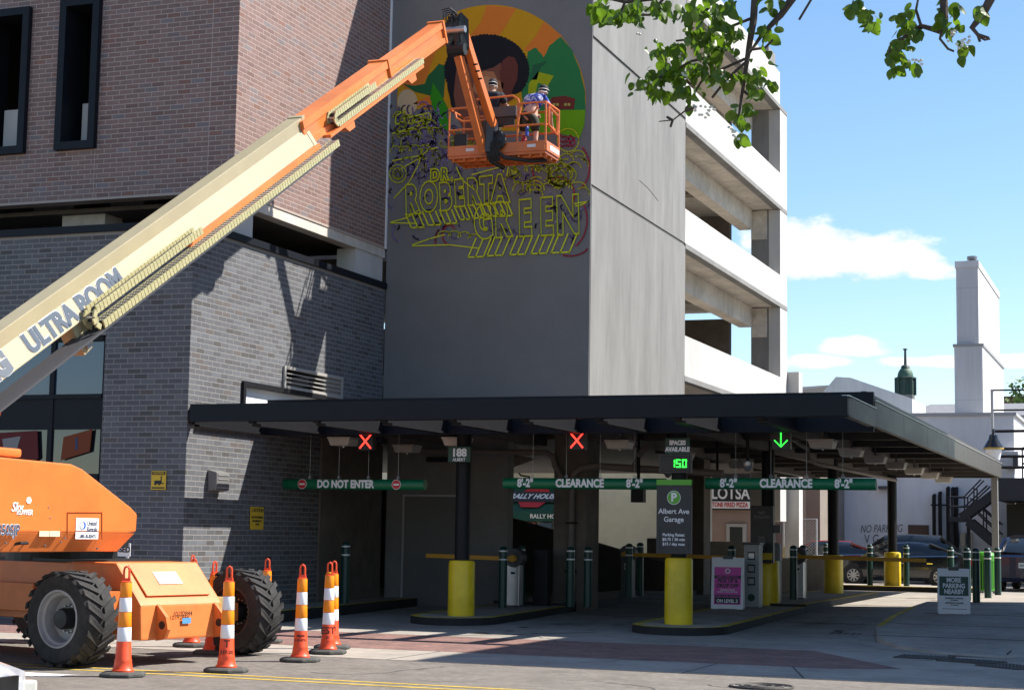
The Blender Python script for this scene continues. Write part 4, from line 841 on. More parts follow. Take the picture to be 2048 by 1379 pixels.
# ------------------------------------------------------------ background: shops, white building, chimney, cupola
def px(x, Y, y=1000): return at(x, y, Y=Y).x
def pz(x, y, Y): return at(x, y, Y=Y).z
CB = thing('cream_building', 'cream block walled shop building seen through the garage entrance', 'building')
xa, xb = px(880, 62), px(1398, 62)
MB().box(xa-6, xb, 62, 70, 0, 6.2).build('wall', cream_wall, CB)
MB().box(xa-6, xb, 61.6, 62.0, 5.0, 5.5).build('eave', soffit_m, CB)
b = MB(); x = xa
while x < px(1130, 61.5): b.prism([(x, 61.55, 4.55), (x+.12, 61.55, 4.55), (x+.34, 61.55, 5.0), (x+.22, 61.55, 5.0)], (0, .03, 0)); x += .26
b.build('ribbed_valance', white_p, CB, kind='stuff'); MB().box(xa, px(1130, 61.5), 61.58, 61.66, 4.15, 4.55).build('corrugated_band', soffit_m, CB)
a0, a1 = px(968, 60.5), px(1128, 60.5); zt, zb = pz(1000, 965, 60.5), pz(1000, 1040, 60.5)
AW = MB().prism([(a0, 61.95, zt), (a0, 60.6, zb+.35), (a0, 60.5, zb), (a0, 61.95, zb)], (a1-a0, 0, 0)).build('awning', mat('dark_green_canvas', (.012, .075, .048), .8, var=.06, scale=4), CB)
dn = Vector((0, -(zt-zb-.35), -1.35)).normalized(); upv = Vector((0, 1.35, zt-zb-.35)).normalized(); mid = Vector((px(1065, 61), 61.2, (zt+zb+.35)/2)); off = Vector((0, -upv.z, upv.y))*.02
MB().prism([mid+off+Vector((dx, 0, 0))+upv*dz for dx, dz in ((-.75, 0), (-.35, .62), (.35, .62), (.75, 0), (.35, -.62), (-.35, -.62))], off*.5).build('awning_badge', red_print, AW)
MB().prism([mid+off*2+Vector((dx, 0, 0))+upv*dz for dx, dz in ((-1.3, -.30), (-1.2, .32), (1.3, .30), (1.2, -.32))], off*.3).build('awning_band', sign_dk, AW)
text('awning_lettering', 'RALLY HOUSE', .42, white_p, AW, mid+off*3, XA, upv, bold=.015, squash=.72, shear=.2)
text('awning_lettering', 'RALLY HOUSE', .22, white_p, AW, (px(1095, 60.5), 60.52, zb+.17), XA, ZA, bold=.006)
MB().box(px(928, 62), px(950, 62), 61.93, 61.99, pz(940, 1036, 62), pz(940, 1018, 62)).build('wall_vent', mat('grey_vent', (.2, .19, .17), .6), CB)
b = MB(); x = px(1030, 61.9); z = pz(1030, 953, 61.9); b.tube([(x+.6, 61.9, z), (x+.3, 61.7, z+.05), (x+.1, 61.6, z+.3), (x-.2, 61.6, z+.3), (x-.28, 61.6, z+.05), (x-.28, 61.6, z-.2)], .035, n=6); b.build('gooseneck', black_metal, CB)
for i, c_ in enumerate(((.02, .04, .08), (.25, .45, .6), (.5, .2, .22), (.12, .2, .3))): MB().box(px(978+i*32, 61.6), px(1004+i*32, 61.6), 61.8, 61.98, .4, zb-.05).build('shop_poster', mat('poster_print%d' % i, c_, .6), CB)
# pizza shop with its sign
PZ = thing('pizza_shop', 'brown shopfront with a black pizza sign across the back lane', 'shop')
x0, x1 = px(1400, 58.5), px(1512, 58.5)
MB().box(x0, x1, 58.5, 66, 0, 5.6).build('wall', mat('pink_brown_render', (.30, .215, .175), .85, var=.06, scale=3), PZ)
s0, s1 = px(1416, 58.4), px(1501, 58.4); z0, z1 = pz(1458, 1019, 58.4), pz(1458, 940, 58.4)
MB().box(s0, s1, 58.38, 58.48, z0, z1).build('sign_board', inkblack, PZ)
text('sign_lettering', 'LOTSA', .56, white_p, PZ, ((s0+s1)/2+.05, 58.37, pz(1458, 987, 58.4)), XA, ZA, bold=.012, squash=.80)
MB().box(s0+.02, s1-.02, 58.36, 58.379, pz(1458, 1016, 58.4), pz(1458, 1002, 58.4)).build('sign_band', white_p, PZ)
text('sign_lettering', 'STONE FIRED PIZZA', .225, red_print, PZ, ((s0+s1)/2, 58.355, pz(1458, 1009, 58.4)), XA, ZA, bold=.006, squash=.66)
d0, d1 = px(1453, 58.4), px(1492, 58.4); MB().box(d0, d1, 58.40, 58.49, .1, pz(1470, 1047, 58.4)).build('door_frame', mat('pale_grey_frame', (.38, .37, .35), .6), PZ); MB().box(d0+.12, d1-.12, 58.39, 58.40, .5, pz(1470, 1053, 58.4)).build('door_glass', mat('dim_door_glass', (.05, .055, .05), .1, spec=.8), PZ)
MB().box(x0, x1, 58.25, 58.5, 0, .9).build('plinth', mat('sage_plinth', (.22, .24, .18), .7), PZ)
WC = tag(MB().box(px(1545, 52.6), px(1575, 52.6), 54.4, 55, .1, 7).build('white_column', spandrel_m), 'sunlit white concrete pier at the back corner of the garage', 'column')
# grey brown building with a bright painted return
BB = thing('brown_building', 'grey brown rendered building behind the chain link gate', 'building')
x0, x1 = px(1500, 61), px(1640, 61)
MB().box(x0, x1, 61, 75, 0, 5.4).build('wall', mat('grey_brown_render', (.24, .20, .165), .85, var=.08, scale=2, stain=.2), BB); MB().box(x0+1.6, x1-.5, 60.97, 61.02, 1.2, 3.6).build('pale_patch', mat('pale_render_patch', (.34, .31, .27), .9, var=.1, scale=5), BB)
MB().box(x1-.8, x1-.06, 60.95, 60.99, .1, .95).build('brick_patch', mat('dull_red_patch', (.16, .06, .04), .9, var=.3, scale=12), BB)
# chain link gate
CG = thing('chain_link_gate', 'galvanised chain link gate panel before the grey brown building', 'gate'); gy = 56.5; x0, x1 = px(1567, gy), px(1633, gy); z1 = pz(1600, 1037, gy)
b = MB(); b.tube([(x0, gy, .15), (x0, gy, z1), (x1, gy, z1), (x1, gy, .15)], .035, n=8); b.tube([(x0, gy, .35), (x1, gy, .35)], .03, n=8); b.build('frame', galv, CG)
b = MB(); st = .1; nx = int((x1-x0)/st)+int((z1-.35)/st)+1
for i in range(-int((z1-.35)/st), int((x1-x0)/st)+1):
    for sgn in (1, -1):
        ax, az, bx, bz = x0+i*st, .35, x0+i*st+(z1-.35), z1
        if ax < x0: az += x0-ax; ax = x0
        if bx > x1: bz -= bx-x1; bx = x1
        if bx-ax < .02: continue
        if sgn < 0: ax, bx = x0+x1-ax, x0+x1-bx
        b.beam((ax, gy+.005*sgn, az), (bx, gy+.005*sgn, bz), .008, .008)
b.build('mesh_wires', galv, CG, kind='stuff')
tag(MB().lathe([(.09, 0), (.09, 1.2), (.05, 1.26), (0, 1.27)], (px(1572, 55.5), 55.5, .17), n=14).build('yellow_bollard', yellow, smooth=True), 'yellow steel bollard at the hinge side of the chain link gate', 'bollard')
# white building
WB = thing('white_building', 'long white painted building with brown door, pipes and an outside stair', 'building'); wy = 66
x0, x1 = px(1640, wy), px(2030, wy); zt = pz(1850, 832, wy)
MB().box(x0, x1, wy, wy+14, 0, zt).build('wall', white_wall, WB); MB().box(x0, x1+.1, wy-.06, wy+14, zt, zt+.12).build('coping', mat('grey_coping', (.4, .4, .4), .7), WB)
MB().box(x0-2, x0-.01, wy-4.2, wy+6, 0, 5.9).build('wing_wall', white_metal, WB)
MB().box(px(1816, wy), px(1857, wy), wy-.06, wy-.01, .1, pz(1835, 1049, wy)).build('door', mat('brown_steel_door', (.10, .055, .035), .6), WB)
text('spray_lettering', 'NO PARKING', .42, mat('grey_spray', (.13, .13, .15), .9), WB, (px(1762, wy), wy-.012, pz(1762, 1057, wy)), (1, 0, .03), ZA, bold=.0, squash=.62, shear=.25); text('spray_lettering', 'V G', .5, MATS['grey_spray'], WB, (px(1743, wy), wy-.012, pz(1743, 1078, wy)), XA, ZA, squash=.7)
for x in (1868, 1880, 1896, 1906, 1913):
    xx = px(x, wy-.2); zt2 = pz(x, {1868: 990, 1880: 985, 1896: 975, 1906: 976, 1913: 976}[x], wy); b = MB(); b.tube([(xx, wy-.05, zt2), (xx, wy-.2, zt2-.02), (xx, wy-.22, zt2-.2), (xx, wy-.22, 1.1 if x < 1890 else .2), (xx-.25, wy-.22, .75)], .07, n=8); b.build('pipe', black_metal, WB)
MB().box(px(1862, wy-.2), px(1900, wy-.2), wy-.3, wy-.2, pz(1880, 1011, wy), pz(1880, 1008, wy)).build('pipe_rail', black_metal, WB)
for x, w_ in ((1920, 10), (1934, 9)): MB().box(px(x, wy-.3), px(x+w_, wy-.3), wy-.35, wy-.02, pz(x, 1090, wy), pz(x, 1064, wy)).build('meter_box', mat('beige_meter_box', (.42, .40, .33), .6), WB)
b = MB()
for i in range(6): b.ell((px(1880+i*9, wy-.4), wy-.4, .9+.15*(i % 2)), .22, .2, .22, 10, 6)
b.build('gas_valves', black_metal, WB, kind='stuff')
MB().box(px(1764, wy)-.1, px(1764, wy)+.3, wy-.3, wy-.02, pz(1815, 978, wy), pz(1815, 972, wy)).build('wall_camera', greyplastic, WB)
# the stair
ST = thing('outside_stair', 'dark blue grey steel stair climbing the white building', 'stair'); sy = 63.6; stm = mat('blue_black_steel', (.018, .021, .030), .5)
def S2(x, y): p_ = at(x, y, Y=sy); return Vector((p_.x, sy, p_.z))
for dy in (0, 1.1):
    d_ = Vector((0, dy, 0))
    for a_, b_ in (((1922, 1035), (1990, 985)), ((1936, 1042), (1988, 1086))): MB().beam(S2(*a_)+d_, S2(*b_)+d_, .06, .32).build('stringer', stm, ST)
    for a_, b_ in (((1898, 993), (1928, 993)), ((1928, 993), (1962, 958)), ((1898, 1012), (1930, 1012)), ((1930, 1012), (1975, 970)), ((1940, 995), (2000, 1048)), ((1940, 1012), (2000, 1068))): b = MB(); b.tube([S2(*a_)+d_, S2(*b_)+d_], .03, n=6); b.build('handrail', stm, ST)
    for x, ya, yb in ((1899, 993, 1034), (1929, 993, 1032), (1948, 975, 1015), (1990, 1040, 1085), (1967, 1018, 1068)): MB().beam(S2(x, ya)+d_, S2(x, yb)+d_, .05, .05).build('baluster', stm, ST)
p0, p1 = S2(1898, 1033), S2(1938, 1043)
MB().box(p0.x, p1.x, sy-.05, sy+1.15, p1.z, p0.z).build('landing', stm, ST)
for i in range(9): q = S2(1926, 1034).lerp(S2(1988, 988), i/8); MB().box(q.x-.14, q.x+.14, sy+.03, sy+1.07, q.z-.02, q.z+.02).build('tread', stm, ST)
for i in range(7): q = S2(1940, 1044).lerp(S2(1986, 1084), i/6); MB().box(q.x-.14, q.x+.14, sy+.03, sy+1.07, q.z-.02, q.z+.02).build('tread', stm, ST)
for x in (1900, 1934): q = S2(x, 1043); MB().beam((q.x, sy+.5, .2), (q.x, sy+.5, q.z), .12, .12).build('stair_post', stm, ST)
# dark loading dock at the right edge
LD = thing('loading_dock', 'dark loading bay under a black steel deck beside the outside stair', 'loading bay'); ly = 62
x0 = px(1992, ly); x1 = x0+9
MB().box(x0, x1, ly, ly+5, pz(2020, 1000, ly), pz(2020, 955, ly)).build('deck_edge', stm, LD)
MB().box(x0+.4, x1, ly+3.5, ly+4, 0, pz(2020, 1000, ly)).build('bay_wall', mat('grey_bay_wall', (.2, .19, .18), .8, stain=.2), LD); MB().box(px(2011, ly+3), x1-1, ly+3.4, ly+3.48, .2, pz(2020, 1007, ly+3)).build('roller_door', mat('olive_roller_door', (.045, .045, .035), .6), LD)
b = MB()
zr = pz(2020, 955, ly)
for z_ in (.5, 1.05): b.tube([(x0+.9, ly+.1, zr+z_), (x1, ly+.1, zr+z_)], .035, n=6)
for i in range(5): b.beam((x0+.9+i*1.5, ly+.1, zr), (x0+.9+i*1.5, ly+.1, zr+1.05), .05, .05)
b.build('railing', black_metal, LD)
MB().box(px(2012, 66), px(2040, 66), 65.5, 66.3, pz(2020, 937, 66), pz(2020, 903, 66)).build('condenser', mat('white_condenser', (.55, .55, .54), .5), LD, bevel=.03); MB().box(px(2027, 65.4), px(2037, 65.4), 65.44, 65.49, pz(2020, 932, 65.4), pz(2020, 910, 65.4)).build('condenser_grille', greyplastic, LD)
# tall white chimney shaft
CH = thing('chimney_shaft', 'tall two tier white clad chimney shaft rising over the canopy', 'chimney'); cy = 68
x0, xm = px(1912, cy), px(1969, cy); zl = pz(1950, 692, cy); yb = at(2006, 700, X=xm).y
MB().box(x0, xm, cy, yb, 0, zl).build('lower_shaft', white_metal, CH); MB().box(x0-.05, xm+.05, cy-.05, yb+.05, zl, zl+.1).build('ledge', mat('grey_flashing', (.3, .3, .3), .6), CH)
u0, u1 = px(1917.5, cy+.15), px(1962, cy+.15); zu = pz(1950, 520, cy); yb2 = at(1998, 600, X=u1).y
MB().box(u0, u1, cy+.15, yb2, zl+.1, zu-.25).build('upper_shaft', white_metal, CH); MB().box(u0-.04, u1+.04, cy+.11, yb2+.04, zu-.25, zu).build('cap_band', white_metal, CH)
for zz, xx0, xx1, yy in ((pz(1940, 575, cy), u0, u1, cy+.15), (pz(1940, 800, cy), x0, xm, cy)): MB().box(xx0-.006, xx1+.006, yy-.006, yy+.05, zz, zz+.03).build('panel_seam', mat('grey_seam', (.42, .42, .42), .7), CH)
nr = 12
for i in range(nr): xx = x0+(xm-x0)*(i+.5)/nr; MB().box(xx-.015, xx+.015, cy-.02, cy, 3.5, zl).build('rib', white_metal, CH)
for i in range(9): xx = u0+(u1-u0)*(i+.5)/9; MB().box(xx-.013, xx+.013, cy+.132, cy+.15, zl+.1, zu-.25).build('rib', white_metal, CH)
for yy in (cy, cy): pass
b = MB(); b.cyl(((u0+u1)/2+.1, cy+1.2, zu), ((u0+u1)/2+.1, cy+1.2, zu+.16), .25, n=14); b.cyl(((u0+u1)/2+.1, cy+1.2, zu+.22), ((u0+u1)/2+.1, cy+1.2, zu+.34), .2, n=14); b.cyl(((u0+u1)/2+.1, cy+1.2, zu+.16), ((u0+u1)/2+.1, cy+1.2, zu+.22), .12, n=10); b.box(u0+.2, u1-.4, cy+.9, cy+1.5, zu, zu+.06); b.build('flue_cap', mat('grey_flue', (.22, .22, .23), .5, metal=.4), CH)
# hall roof, slate roof and green copper cupola
HR = thing('hall_roof', 'white gabled hall with a dark ribbed metal roof behind the canopy', 'building'); hy = 84
dk = mat('dark_seam_roof', (.075, .07, .068), .6)
x0, x1, x2 = px(1440, hy), px(1672, hy), px(1832, hy); z0, z1, z2 = pz(1600, 790, hy), pz(1672, 765, hy), pz(1832, 800, hy)
MB().prism([(x0, hy, 0), (x1, hy, 0), (x1, hy, pz(1672, 785, hy)), (x1-.2, hy+4, z1+.3), (x0, hy+4, z1), (x0, hy, z0-.2)], (0, 9, 0)).build('ribbed_roof', dk, HR)
for i in range(26): xx = x0+(x1-x0)*i/26; MB().beam((xx, hy-.03, z0-.4), (xx, hy+4, z1+.05), .08, .08).build('roof_rib', dk, HR)
MB().prism([(x1-.5, hy-1, 0), (x2, hy-1, 0), (x2, hy-1, z2), (x1+.9, hy-1, z1+.15), (x1+.2, hy-1, z1+.2), (x1-.5, hy-1, pz(1665, 790, hy))], (0, 5, 0)).build('white_gable', white_metal, HR)
SR_ = thing('slate_hall', 'low hall with a grey slate roof between the cupola and the chimney', 'building'); ry = 92
slate = mat('grey_slate', (.20, .20, .21), .8, var=.25, scale=5, stretch=(1, 1, 3))
x0, x1 = px(1790, ry), px(1925, ry); ze, zr_ = pz(1860, 832, ry), pz(1880, 796, ry)
MB().box(x0-3, x1+8, ry, ry+10, 0, ze).build('wall', white_wall, SR_); MB().prism([(x0, ry-.3, ze), (px(1845, ry), ry+4, zr_), (px(1845, ry), ry+5, zr_), (x0, ry+9, ze)], (x1+8-x0, 0, 0)).build('roof', slate, SR_)
CU = thing('cupola', 'green copper cupola with louvres, dome and finial above the hall', 'cupola'); uy = 96; ux = px(1813, uy); cop = mat('green_copper', (.055, .115, .075), .65, var=.2, scale=3, stain=.25); copd = mat('dark_green_copper', (.022, .045, .035), .6)
Zc = lambda y: pz(1813, y, uy); wpx_ = (px(1834, uy)-px(1794, uy))/2
MB().box(ux-wpx_*.82, ux+wpx_*.82, uy-wpx_*.82, uy+wpx_*.82, 0, Zc(790)).build('brick_base', mat('grey_brick_base', (.21, .20, .18), .85, var=.25, scale=5), CU)
MB().lathe([(wpx_*.9, Zc(790)), (wpx_*.9, Zc(757))], (ux, uy, 0), n=8).build('louvre_drum', copd, CU)
for i in range(8):
    a = 2*pi*i/8+pi/8; MB().beam((ux+wpx_*.94*cos(a+pi/8), uy+wpx_*.94*sin(a+pi/8), Zc(790)), (ux+wpx_*.94*cos(a+pi/8), uy+wpx_*.94*sin(a+pi/8), Zc(757)), .16, .16).build('corner_pilaster', copd, CU)
for i in range(6): zz = Zc(788-i*5); MB().lathe([(wpx_*.93, zz), (wpx_*.99, zz-.06), (wpx_*.93, zz-.02)], (ux, uy, 0), n=8).build('louvre_ring', cop, CU)
MB().lathe([(wpx_*1.12, Zc(757)), (wpx_*1.12, Zc(755)), (wpx_*.8, Zc(753))], (ux, uy, 0), n=8).build('cornice', copd, CU)
hd = Zc(733)-Zc(754); MB().lathe([(wpx_*.82*cos(t*pi/16), Zc(754)+hd*sin(t*pi/16)) for t in range(9)], (ux, uy, 0), n=16).build('dome', cop, CU, smooth=True)
MB().lathe([(.26, Zc(735)), (.2, Zc(731)), (.08, Zc(729)), (.06, Zc(700)), (.14, Zc(699)), (.12, Zc(697)), (0, Zc(696))], (ux, uy, 0), n=10).build('finial', copd, CU)
# brown block, tree, pipe frame and bell lamp at the far right
RB = thing('brown_block', 'reddish brown brick block at the right beyond the loading bay', 'building'); x0 = px(2004, 80)
MB().box(x0, x0+14, 80, 92, 0, pz(2030, 862, 80)).build('wall', mat('reddish_brown_brick', (.20, .095, .06), .85, var=.12, scale=4), RB); MB().box(x0-.1, x0+14, 79.9, 92, pz(2030, 880, 80), pz(2030, 862, 80)).build('grey_band', mat('grey_band_m', (.3, .29, .28), .7), RB)
MB().box(px(2010, 110), px(2010, 110)+10, 110, 118, 0, pz(2020, 792, 110)).build('rear_wall', mat('dark_red_brick', (.12, .05, .035), .85, var=.1, scale=3), RB)
PF = thing('pipe_frame', 'black pipe rail frame fixed to the chimney shaft', 'frame'); fy = 60; blk = black_metal
for y in (780, 820, 862): b = MB(); b.tube([(px(1986, fy), fy, pz(1986, y, fy)), (px(2100, fy), fy, pz(2048, y-1, fy))], .05 if y == 862 else .03, n=6); b.build('rail', blk, PF)
for y in (897, 912, 934): b = MB(); b.tube([(px(2002, fy), fy, pz(2002, y, fy)), (px(2100, fy), fy, pz(2048, y, fy))], .05, n=6); b.build('rail', blk, PF)
b = MB(); b.tube([(px(1987, fy), fy, pz(1986, 778, fy)), (px(1987, fy), fy, pz(1986, 864, fy))], .05, n=8); b.build('upright', galv, PF)
b = MB(); b.tube([(px(2060, fy), fy, .2), (px(2060, fy), fy, pz(2048, 778, fy))], .07, n=8); b.build('upright', blk, PF)
BLp = thing('bell_lamp', 'black bell shaped lamp with a yellow rim above the canopy corner', 'lamp'); q = at(1987, 895, Y=58); 
MB().lathe([(.32, 0), (.30, .06), (.16, .28), (.13, .42), (.05, .46), (.04, .62), (0, .63)], q, n=20).build('shade', mat('gloss_black', (.01, .01, .011), .2, spec=.6), BLp, smooth=True); MB().lathe([(.33, -.05), (.33, .0), (.31, .0), (.31, -.05)], q, n=20).build('rim', mat('dull_brass', (.5, .32, .05), .5), BLp)
MB().lathe([(0, -.42), (.2, -.4), (.27, -.05)], q, n=16).build('globe', white_p, BLp, smooth=True)
# ------------------------------------------------------------ parked cars
def wheel(parent, c, r, w, side, spokes=9):
    c = Vector(c); n = (0, side, 0)
    o = MB().lathe([(r*.62, -w/2), (r*.93, -w/2), (r, -w*.3), (r, w*.3), (r*.93, w/2), (r*.62, w/2)], c, axis=n, n=28, caps=False).build('wheel', rubber, parent, smooth=True)
    b = MB(); b.lathe([(r*.64, -w*.1), (r*.64, w*.46), (r*.58, w*.46), (r*.56, 0), (0, 0)], c, axis=n, n=28, caps=False)
    for i in range(spokes): a = 2*pi*i/spokes; d_ = Vector((cos(a), 0, sin(a))); b.beam(c+d_*r*.1+Vector((0, side*w*.4, 0)), c+d_*r*.6+Vector((0, side*w*.4, 0)), .045, .05, up=(0, 1, 0))
    b.lathe([(r*.14, w*.3), (r*.12, w*.46), (0, w*.47)], c, axis=n, n=12); b.build('rim', mat('silver_alloy', (.55, .55, .56), .35, metal=.7), o); return o
def loft(secs, nn, name, mt, parent, smooth=True):     # secs: closed rings of equal length along the car
    b = MB(); k = len(secs[0]); vs = [p for s in secs for p in s]
    fs = [(j*k+i, j*k+(i+1) % k, (j+1)*k+(i+1) % k, (j+1)*k+i) for j in range(len(secs)-1) for i in range(k)]
    fs += [tuple(range(k-1, -1, -1)), tuple((len(secs)-1)*k+i for i in range(k))]; b.add(vs, fs); return b.build(name, mt, parent, smooth=smooth)
def car(name, label, loc, yaw, paint_, prof, cabin, L, Wd, wb, wr, lights=True):
    """front at -x; prof: (x, z_low, z_belt, half width); cabin: (x, z_roof, half width at roof, half width at belt, z_belt)"""
    K = thing(name, label, 'car'); K.location = loc; K.rotation_euler.z = yaw
    secs = []
    for x, zl, zb_, hw in prof: secs.append([(x, -hw*.9, zl), (x, -hw, zl+.14), (x, -hw*1.0, zl+(zb_-zl)*.6), (x, -hw*.95, zb_-.03), (x, -hw*.72, zb_), (x, hw*.72, zb_), (x, hw*.95, zb_-.03), (x, hw, zl+(zb_-zl)*.6), (x, hw, zl+.14), (x, hw*.9, zl)])
    loft(secs, 0, 'body', paint_, K)
    gl = [[(x, -hb, zb_), (x, -(hb+hr)/2-.03, (zb_+zr)/2+.05), (x, -hr, zr-.05), (x, -hr*.8, zr), (x, hr*.8, zr), (x, hr, zr-.05), (x, (hb+hr)/2+.03, (zb_+zr)/2+.05), (x, hb, zb_)] for x, zr, hr, hb, zb_ in cabin]
    loft(gl, 0, 'glasshouse', mat('tinted_car_glass', (.012, .014, .016), .05, spec=.9), K)
    i0, i1 = 1, len(cabin)-2; rf = []
    for x, zr, hr, hb, zb_ in cabin[i0:i1+1]: rf.append([(x, -hr-.012, zr-.10), (x, -hr*.8, zr+.012), (x, hr*.8, zr+.012), (x, hr+.012, zr-.10), (x, hr*.7, zr-.02), (x, -hr*.7, zr-.02)])
    loft(rf, 0, 'roof', paint_, K)
    for s in (-1, 1):
        for a_, c_ in ((0, 1), (len(cabin)-1, len(cabin)-2)):
            A_, C_ = cabin[a_], cabin[c_]; MB().beam((A_[0], s*A_[3], A_[4]), (C_[0], s*(C_[2]+.01), C_[1]-.06), .06, .07).build('pillar', paint_, K)
        mid_ = (cabin[i0][0]+cabin[i1][0])/2; cm = cabin[len(cabin)//2]; MB().beam((mid_, s*(cm[3]+.012), cm[4]), (mid_, s*(cm[2]+.014), cm[1]-.06), .07, .06).build('pillar', paint_, K)
        b = MB(); b.tube([(cabin[0][0]+.1, s*(cabin[0][3]+.012), cabin[0][4]+.01)]+[(c[0], s*(c[3]+.012), c[4]+.012) for c in cabin[1:-1]]+[(cabin[-1][0]-.1, s*(cabin[-1][3]+.01), cabin[-1][4]+.01)], .014, n=5); b.build('chrome_line', chrome, K)
        MB().obox((cabin[0][0]+.42, s*(Wd/2+.06), cabin[0][4]+.07), XA, YA, ZA, .10, .09, .07).build('door_mirror', paint_, K, bevel=.03)
        for hx in (mid_-.32, mid_+.62): MB().box(hx, hx+.18, s*(Wd/2-.005)-.012, s*(Wd/2-.005)+.012, cabin[0][4]-.16, cabin[0][4]-.13).build('door_handle', chrome, K)
        for wx in wb:
            MB().lathe([(wr*1.16, -.02), (wr*1.16, .03)], (wx, s*(Wd/2-.045), wr), axis=(0, s, 0), n=28).build('dark_arch_disc', inkblack, K); wheel(K, (wx, s*(Wd/2-.09), wr), wr, .22, s)  # black disc paints the dark hollow of the arch
        x_f, x_b = prof[0][0], prof[-1][0]
        MB().obox((x_f+.16, s*Wd*.36, prof[1][2]-.16), (cos(.5*s), -sin(.5*s)*-1, 0), (-sin(.5*s), cos(.5*s), 0), ZA, .05, .2, .07).build('headlight', mat('clear_headlight', (.6, .58, .52), .15), K, bevel=.02)
        MB().obox((x_b-.10, s*Wd*.39, prof[-2][2]-.17), (cos(.4*s), sin(.4*s)*-1, 0), (sin(.4*s), cos(.4*s), 0), ZA, .05, .17, .09).build('tail_light', mat('red_tail_lens', (.55, .012, .015), .2), K, bevel=.02)
    MB().box(prof[-1][0]-.01, prof[-1][0]+.012, -.16, .16, prof[-1][1]+.30, prof[-1][1]+.46).build('number_plate', mat('pale_blue_plate', (.5, .62, .68), .5), K)
    for i in range(7): MB().box(prof[-1][0]+.011, prof[-1][0]+.014, -.125+i*.038, -.105+i*.038, prof[-1][1]+.345, prof[-1][1]+.415).build('plate_mark', mat('plate_ink', (.04, .06, .12), .6), K)
    MB().box(prof[0][0]-.015, prof[0][0]+.02, -Wd*.3, Wd*.3, prof[0][1]+.12, prof[0][1]+.38).build('grille', mat('dark_grille', (.03, .03, .032), .3, metal=.5), K)
    return K
def car_paint(n, c): return mat(n, c, .22, spec=.6, coat=.6)
SED = ([(-2.4, .3, .66, .62), (-2.3, .2, .72, .80), (-1.9, .18, .80, .88), (-1.0, .18, .93, .905), (.0, .18, .95, .91), (1.2, .18, .98, .905), (1.9, .2, 1.02, .88), (2.3, .24, 1.0, .82), (2.42, .34, .92, .7)],
       [(-1.25, .92, .6, .80, .90), (-.35, 1.42, .60, .82, .93), (.35, 1.46, .62, .82, .95), (1.0, 1.43, .60, .81, .97), (2.02, 1.03, .58, .74, 1.0)])
SUV = ([(-2.3, .4, .80, .68), (-2.2, .28, .92, .86), (-1.8, .25, 1.02, .92), (-.9, .25, 1.10, .95), (.0, .25, 1.12, .95), (1.5, .25, 1.15, .94), (2.2, .28, 1.15, .90), (2.32, .42, 1.05, .82)],
       [(-1.15, 1.08, .66, .84, 1.06), (-.35, 1.66, .66, .86, 1.1), (.5, 1.72, .68, .86, 1.12), (1.6, 1.68, .66, .85, 1.13), (2.22, 1.18, .62, .80, 1.14)])
blk_paint = car_paint('black_car_paint', (.010, .011, .013)); 
q = at(1817, 1166, Z=.18); car('parked_sedan', 'black sedan parked side on behind the sunlit island', (q.x+.1, 58.6, .17), radians(2), blk_paint, *SED, 4.82, 1.82, (-1.45, 1.35), .33)
x = px(1790, 62.2); car('parked_suv', 'black sport utility vehicle mostly hidden behind the black sedan', (x, 62.2, .17), radians(4), car_paint('dark_grey_car_paint', (.022, .024, .026)), *SUV, 4.6, 1.88, (-1.4, 1.35), .36)
x = px(2040, 55.5); car('parked_suv', 'dark blue hatchback seen from behind beside the litter bin', (x+.35, 57.0, .17), radians(-95), car_paint('dark_blue_car_paint', (.008, .014, .045)), *SUV, 4.6, 1.88, (-1.4, 1.35), .36)
x = px(1600, 59.4); car('parked_car', 'red car parked behind the chain link gate', (x+.8, 59.3, .17), radians(6), car_paint('red_car_paint', (.30, .02, .022)), *SED, 4.82, 1.82, (-1.45, 1.35), .33)
# neighbouring brick building whose shadow falls over the pavement
NB = thing('corner_building', 'plain brown brick corner building across the pavement from the canopy', 'building')
nbm = mat('brown_corner_brick', (.20, .13, .10), .85, var=.15, scale=8)
MB().box(.05, 16, 26.2, 43.2, 0, 11.9).build('wall', nbm, NB); MB().box(-.05, 16.1, 26.1, 43.3, 11.9, 12.15).build('coping', concrete, NB)
for zz in (1.0, 4.6, 8.2):
    for i in range(5): w = MB().box(-.0, .06, 28+i*3.1, 29.5+i*3.1, zz, zz+2.1).build('window', glass, NB); MB().box(-.06, .04, 27.9+i*3.1, 29.6+i*3.1, zz-.12, zz-.005).build('sill', concrete, w)
    for i in range(5): w = MB().box(1.2+i*3, 2.8+i*3, 26.14, 26.21, zz, zz+2.1).build('window', glass, NB); MB().box(1.1+i*3, 2.9+i*3, 26.08, 26.22, zz-.12, zz-.005).build('sill', concrete, w)
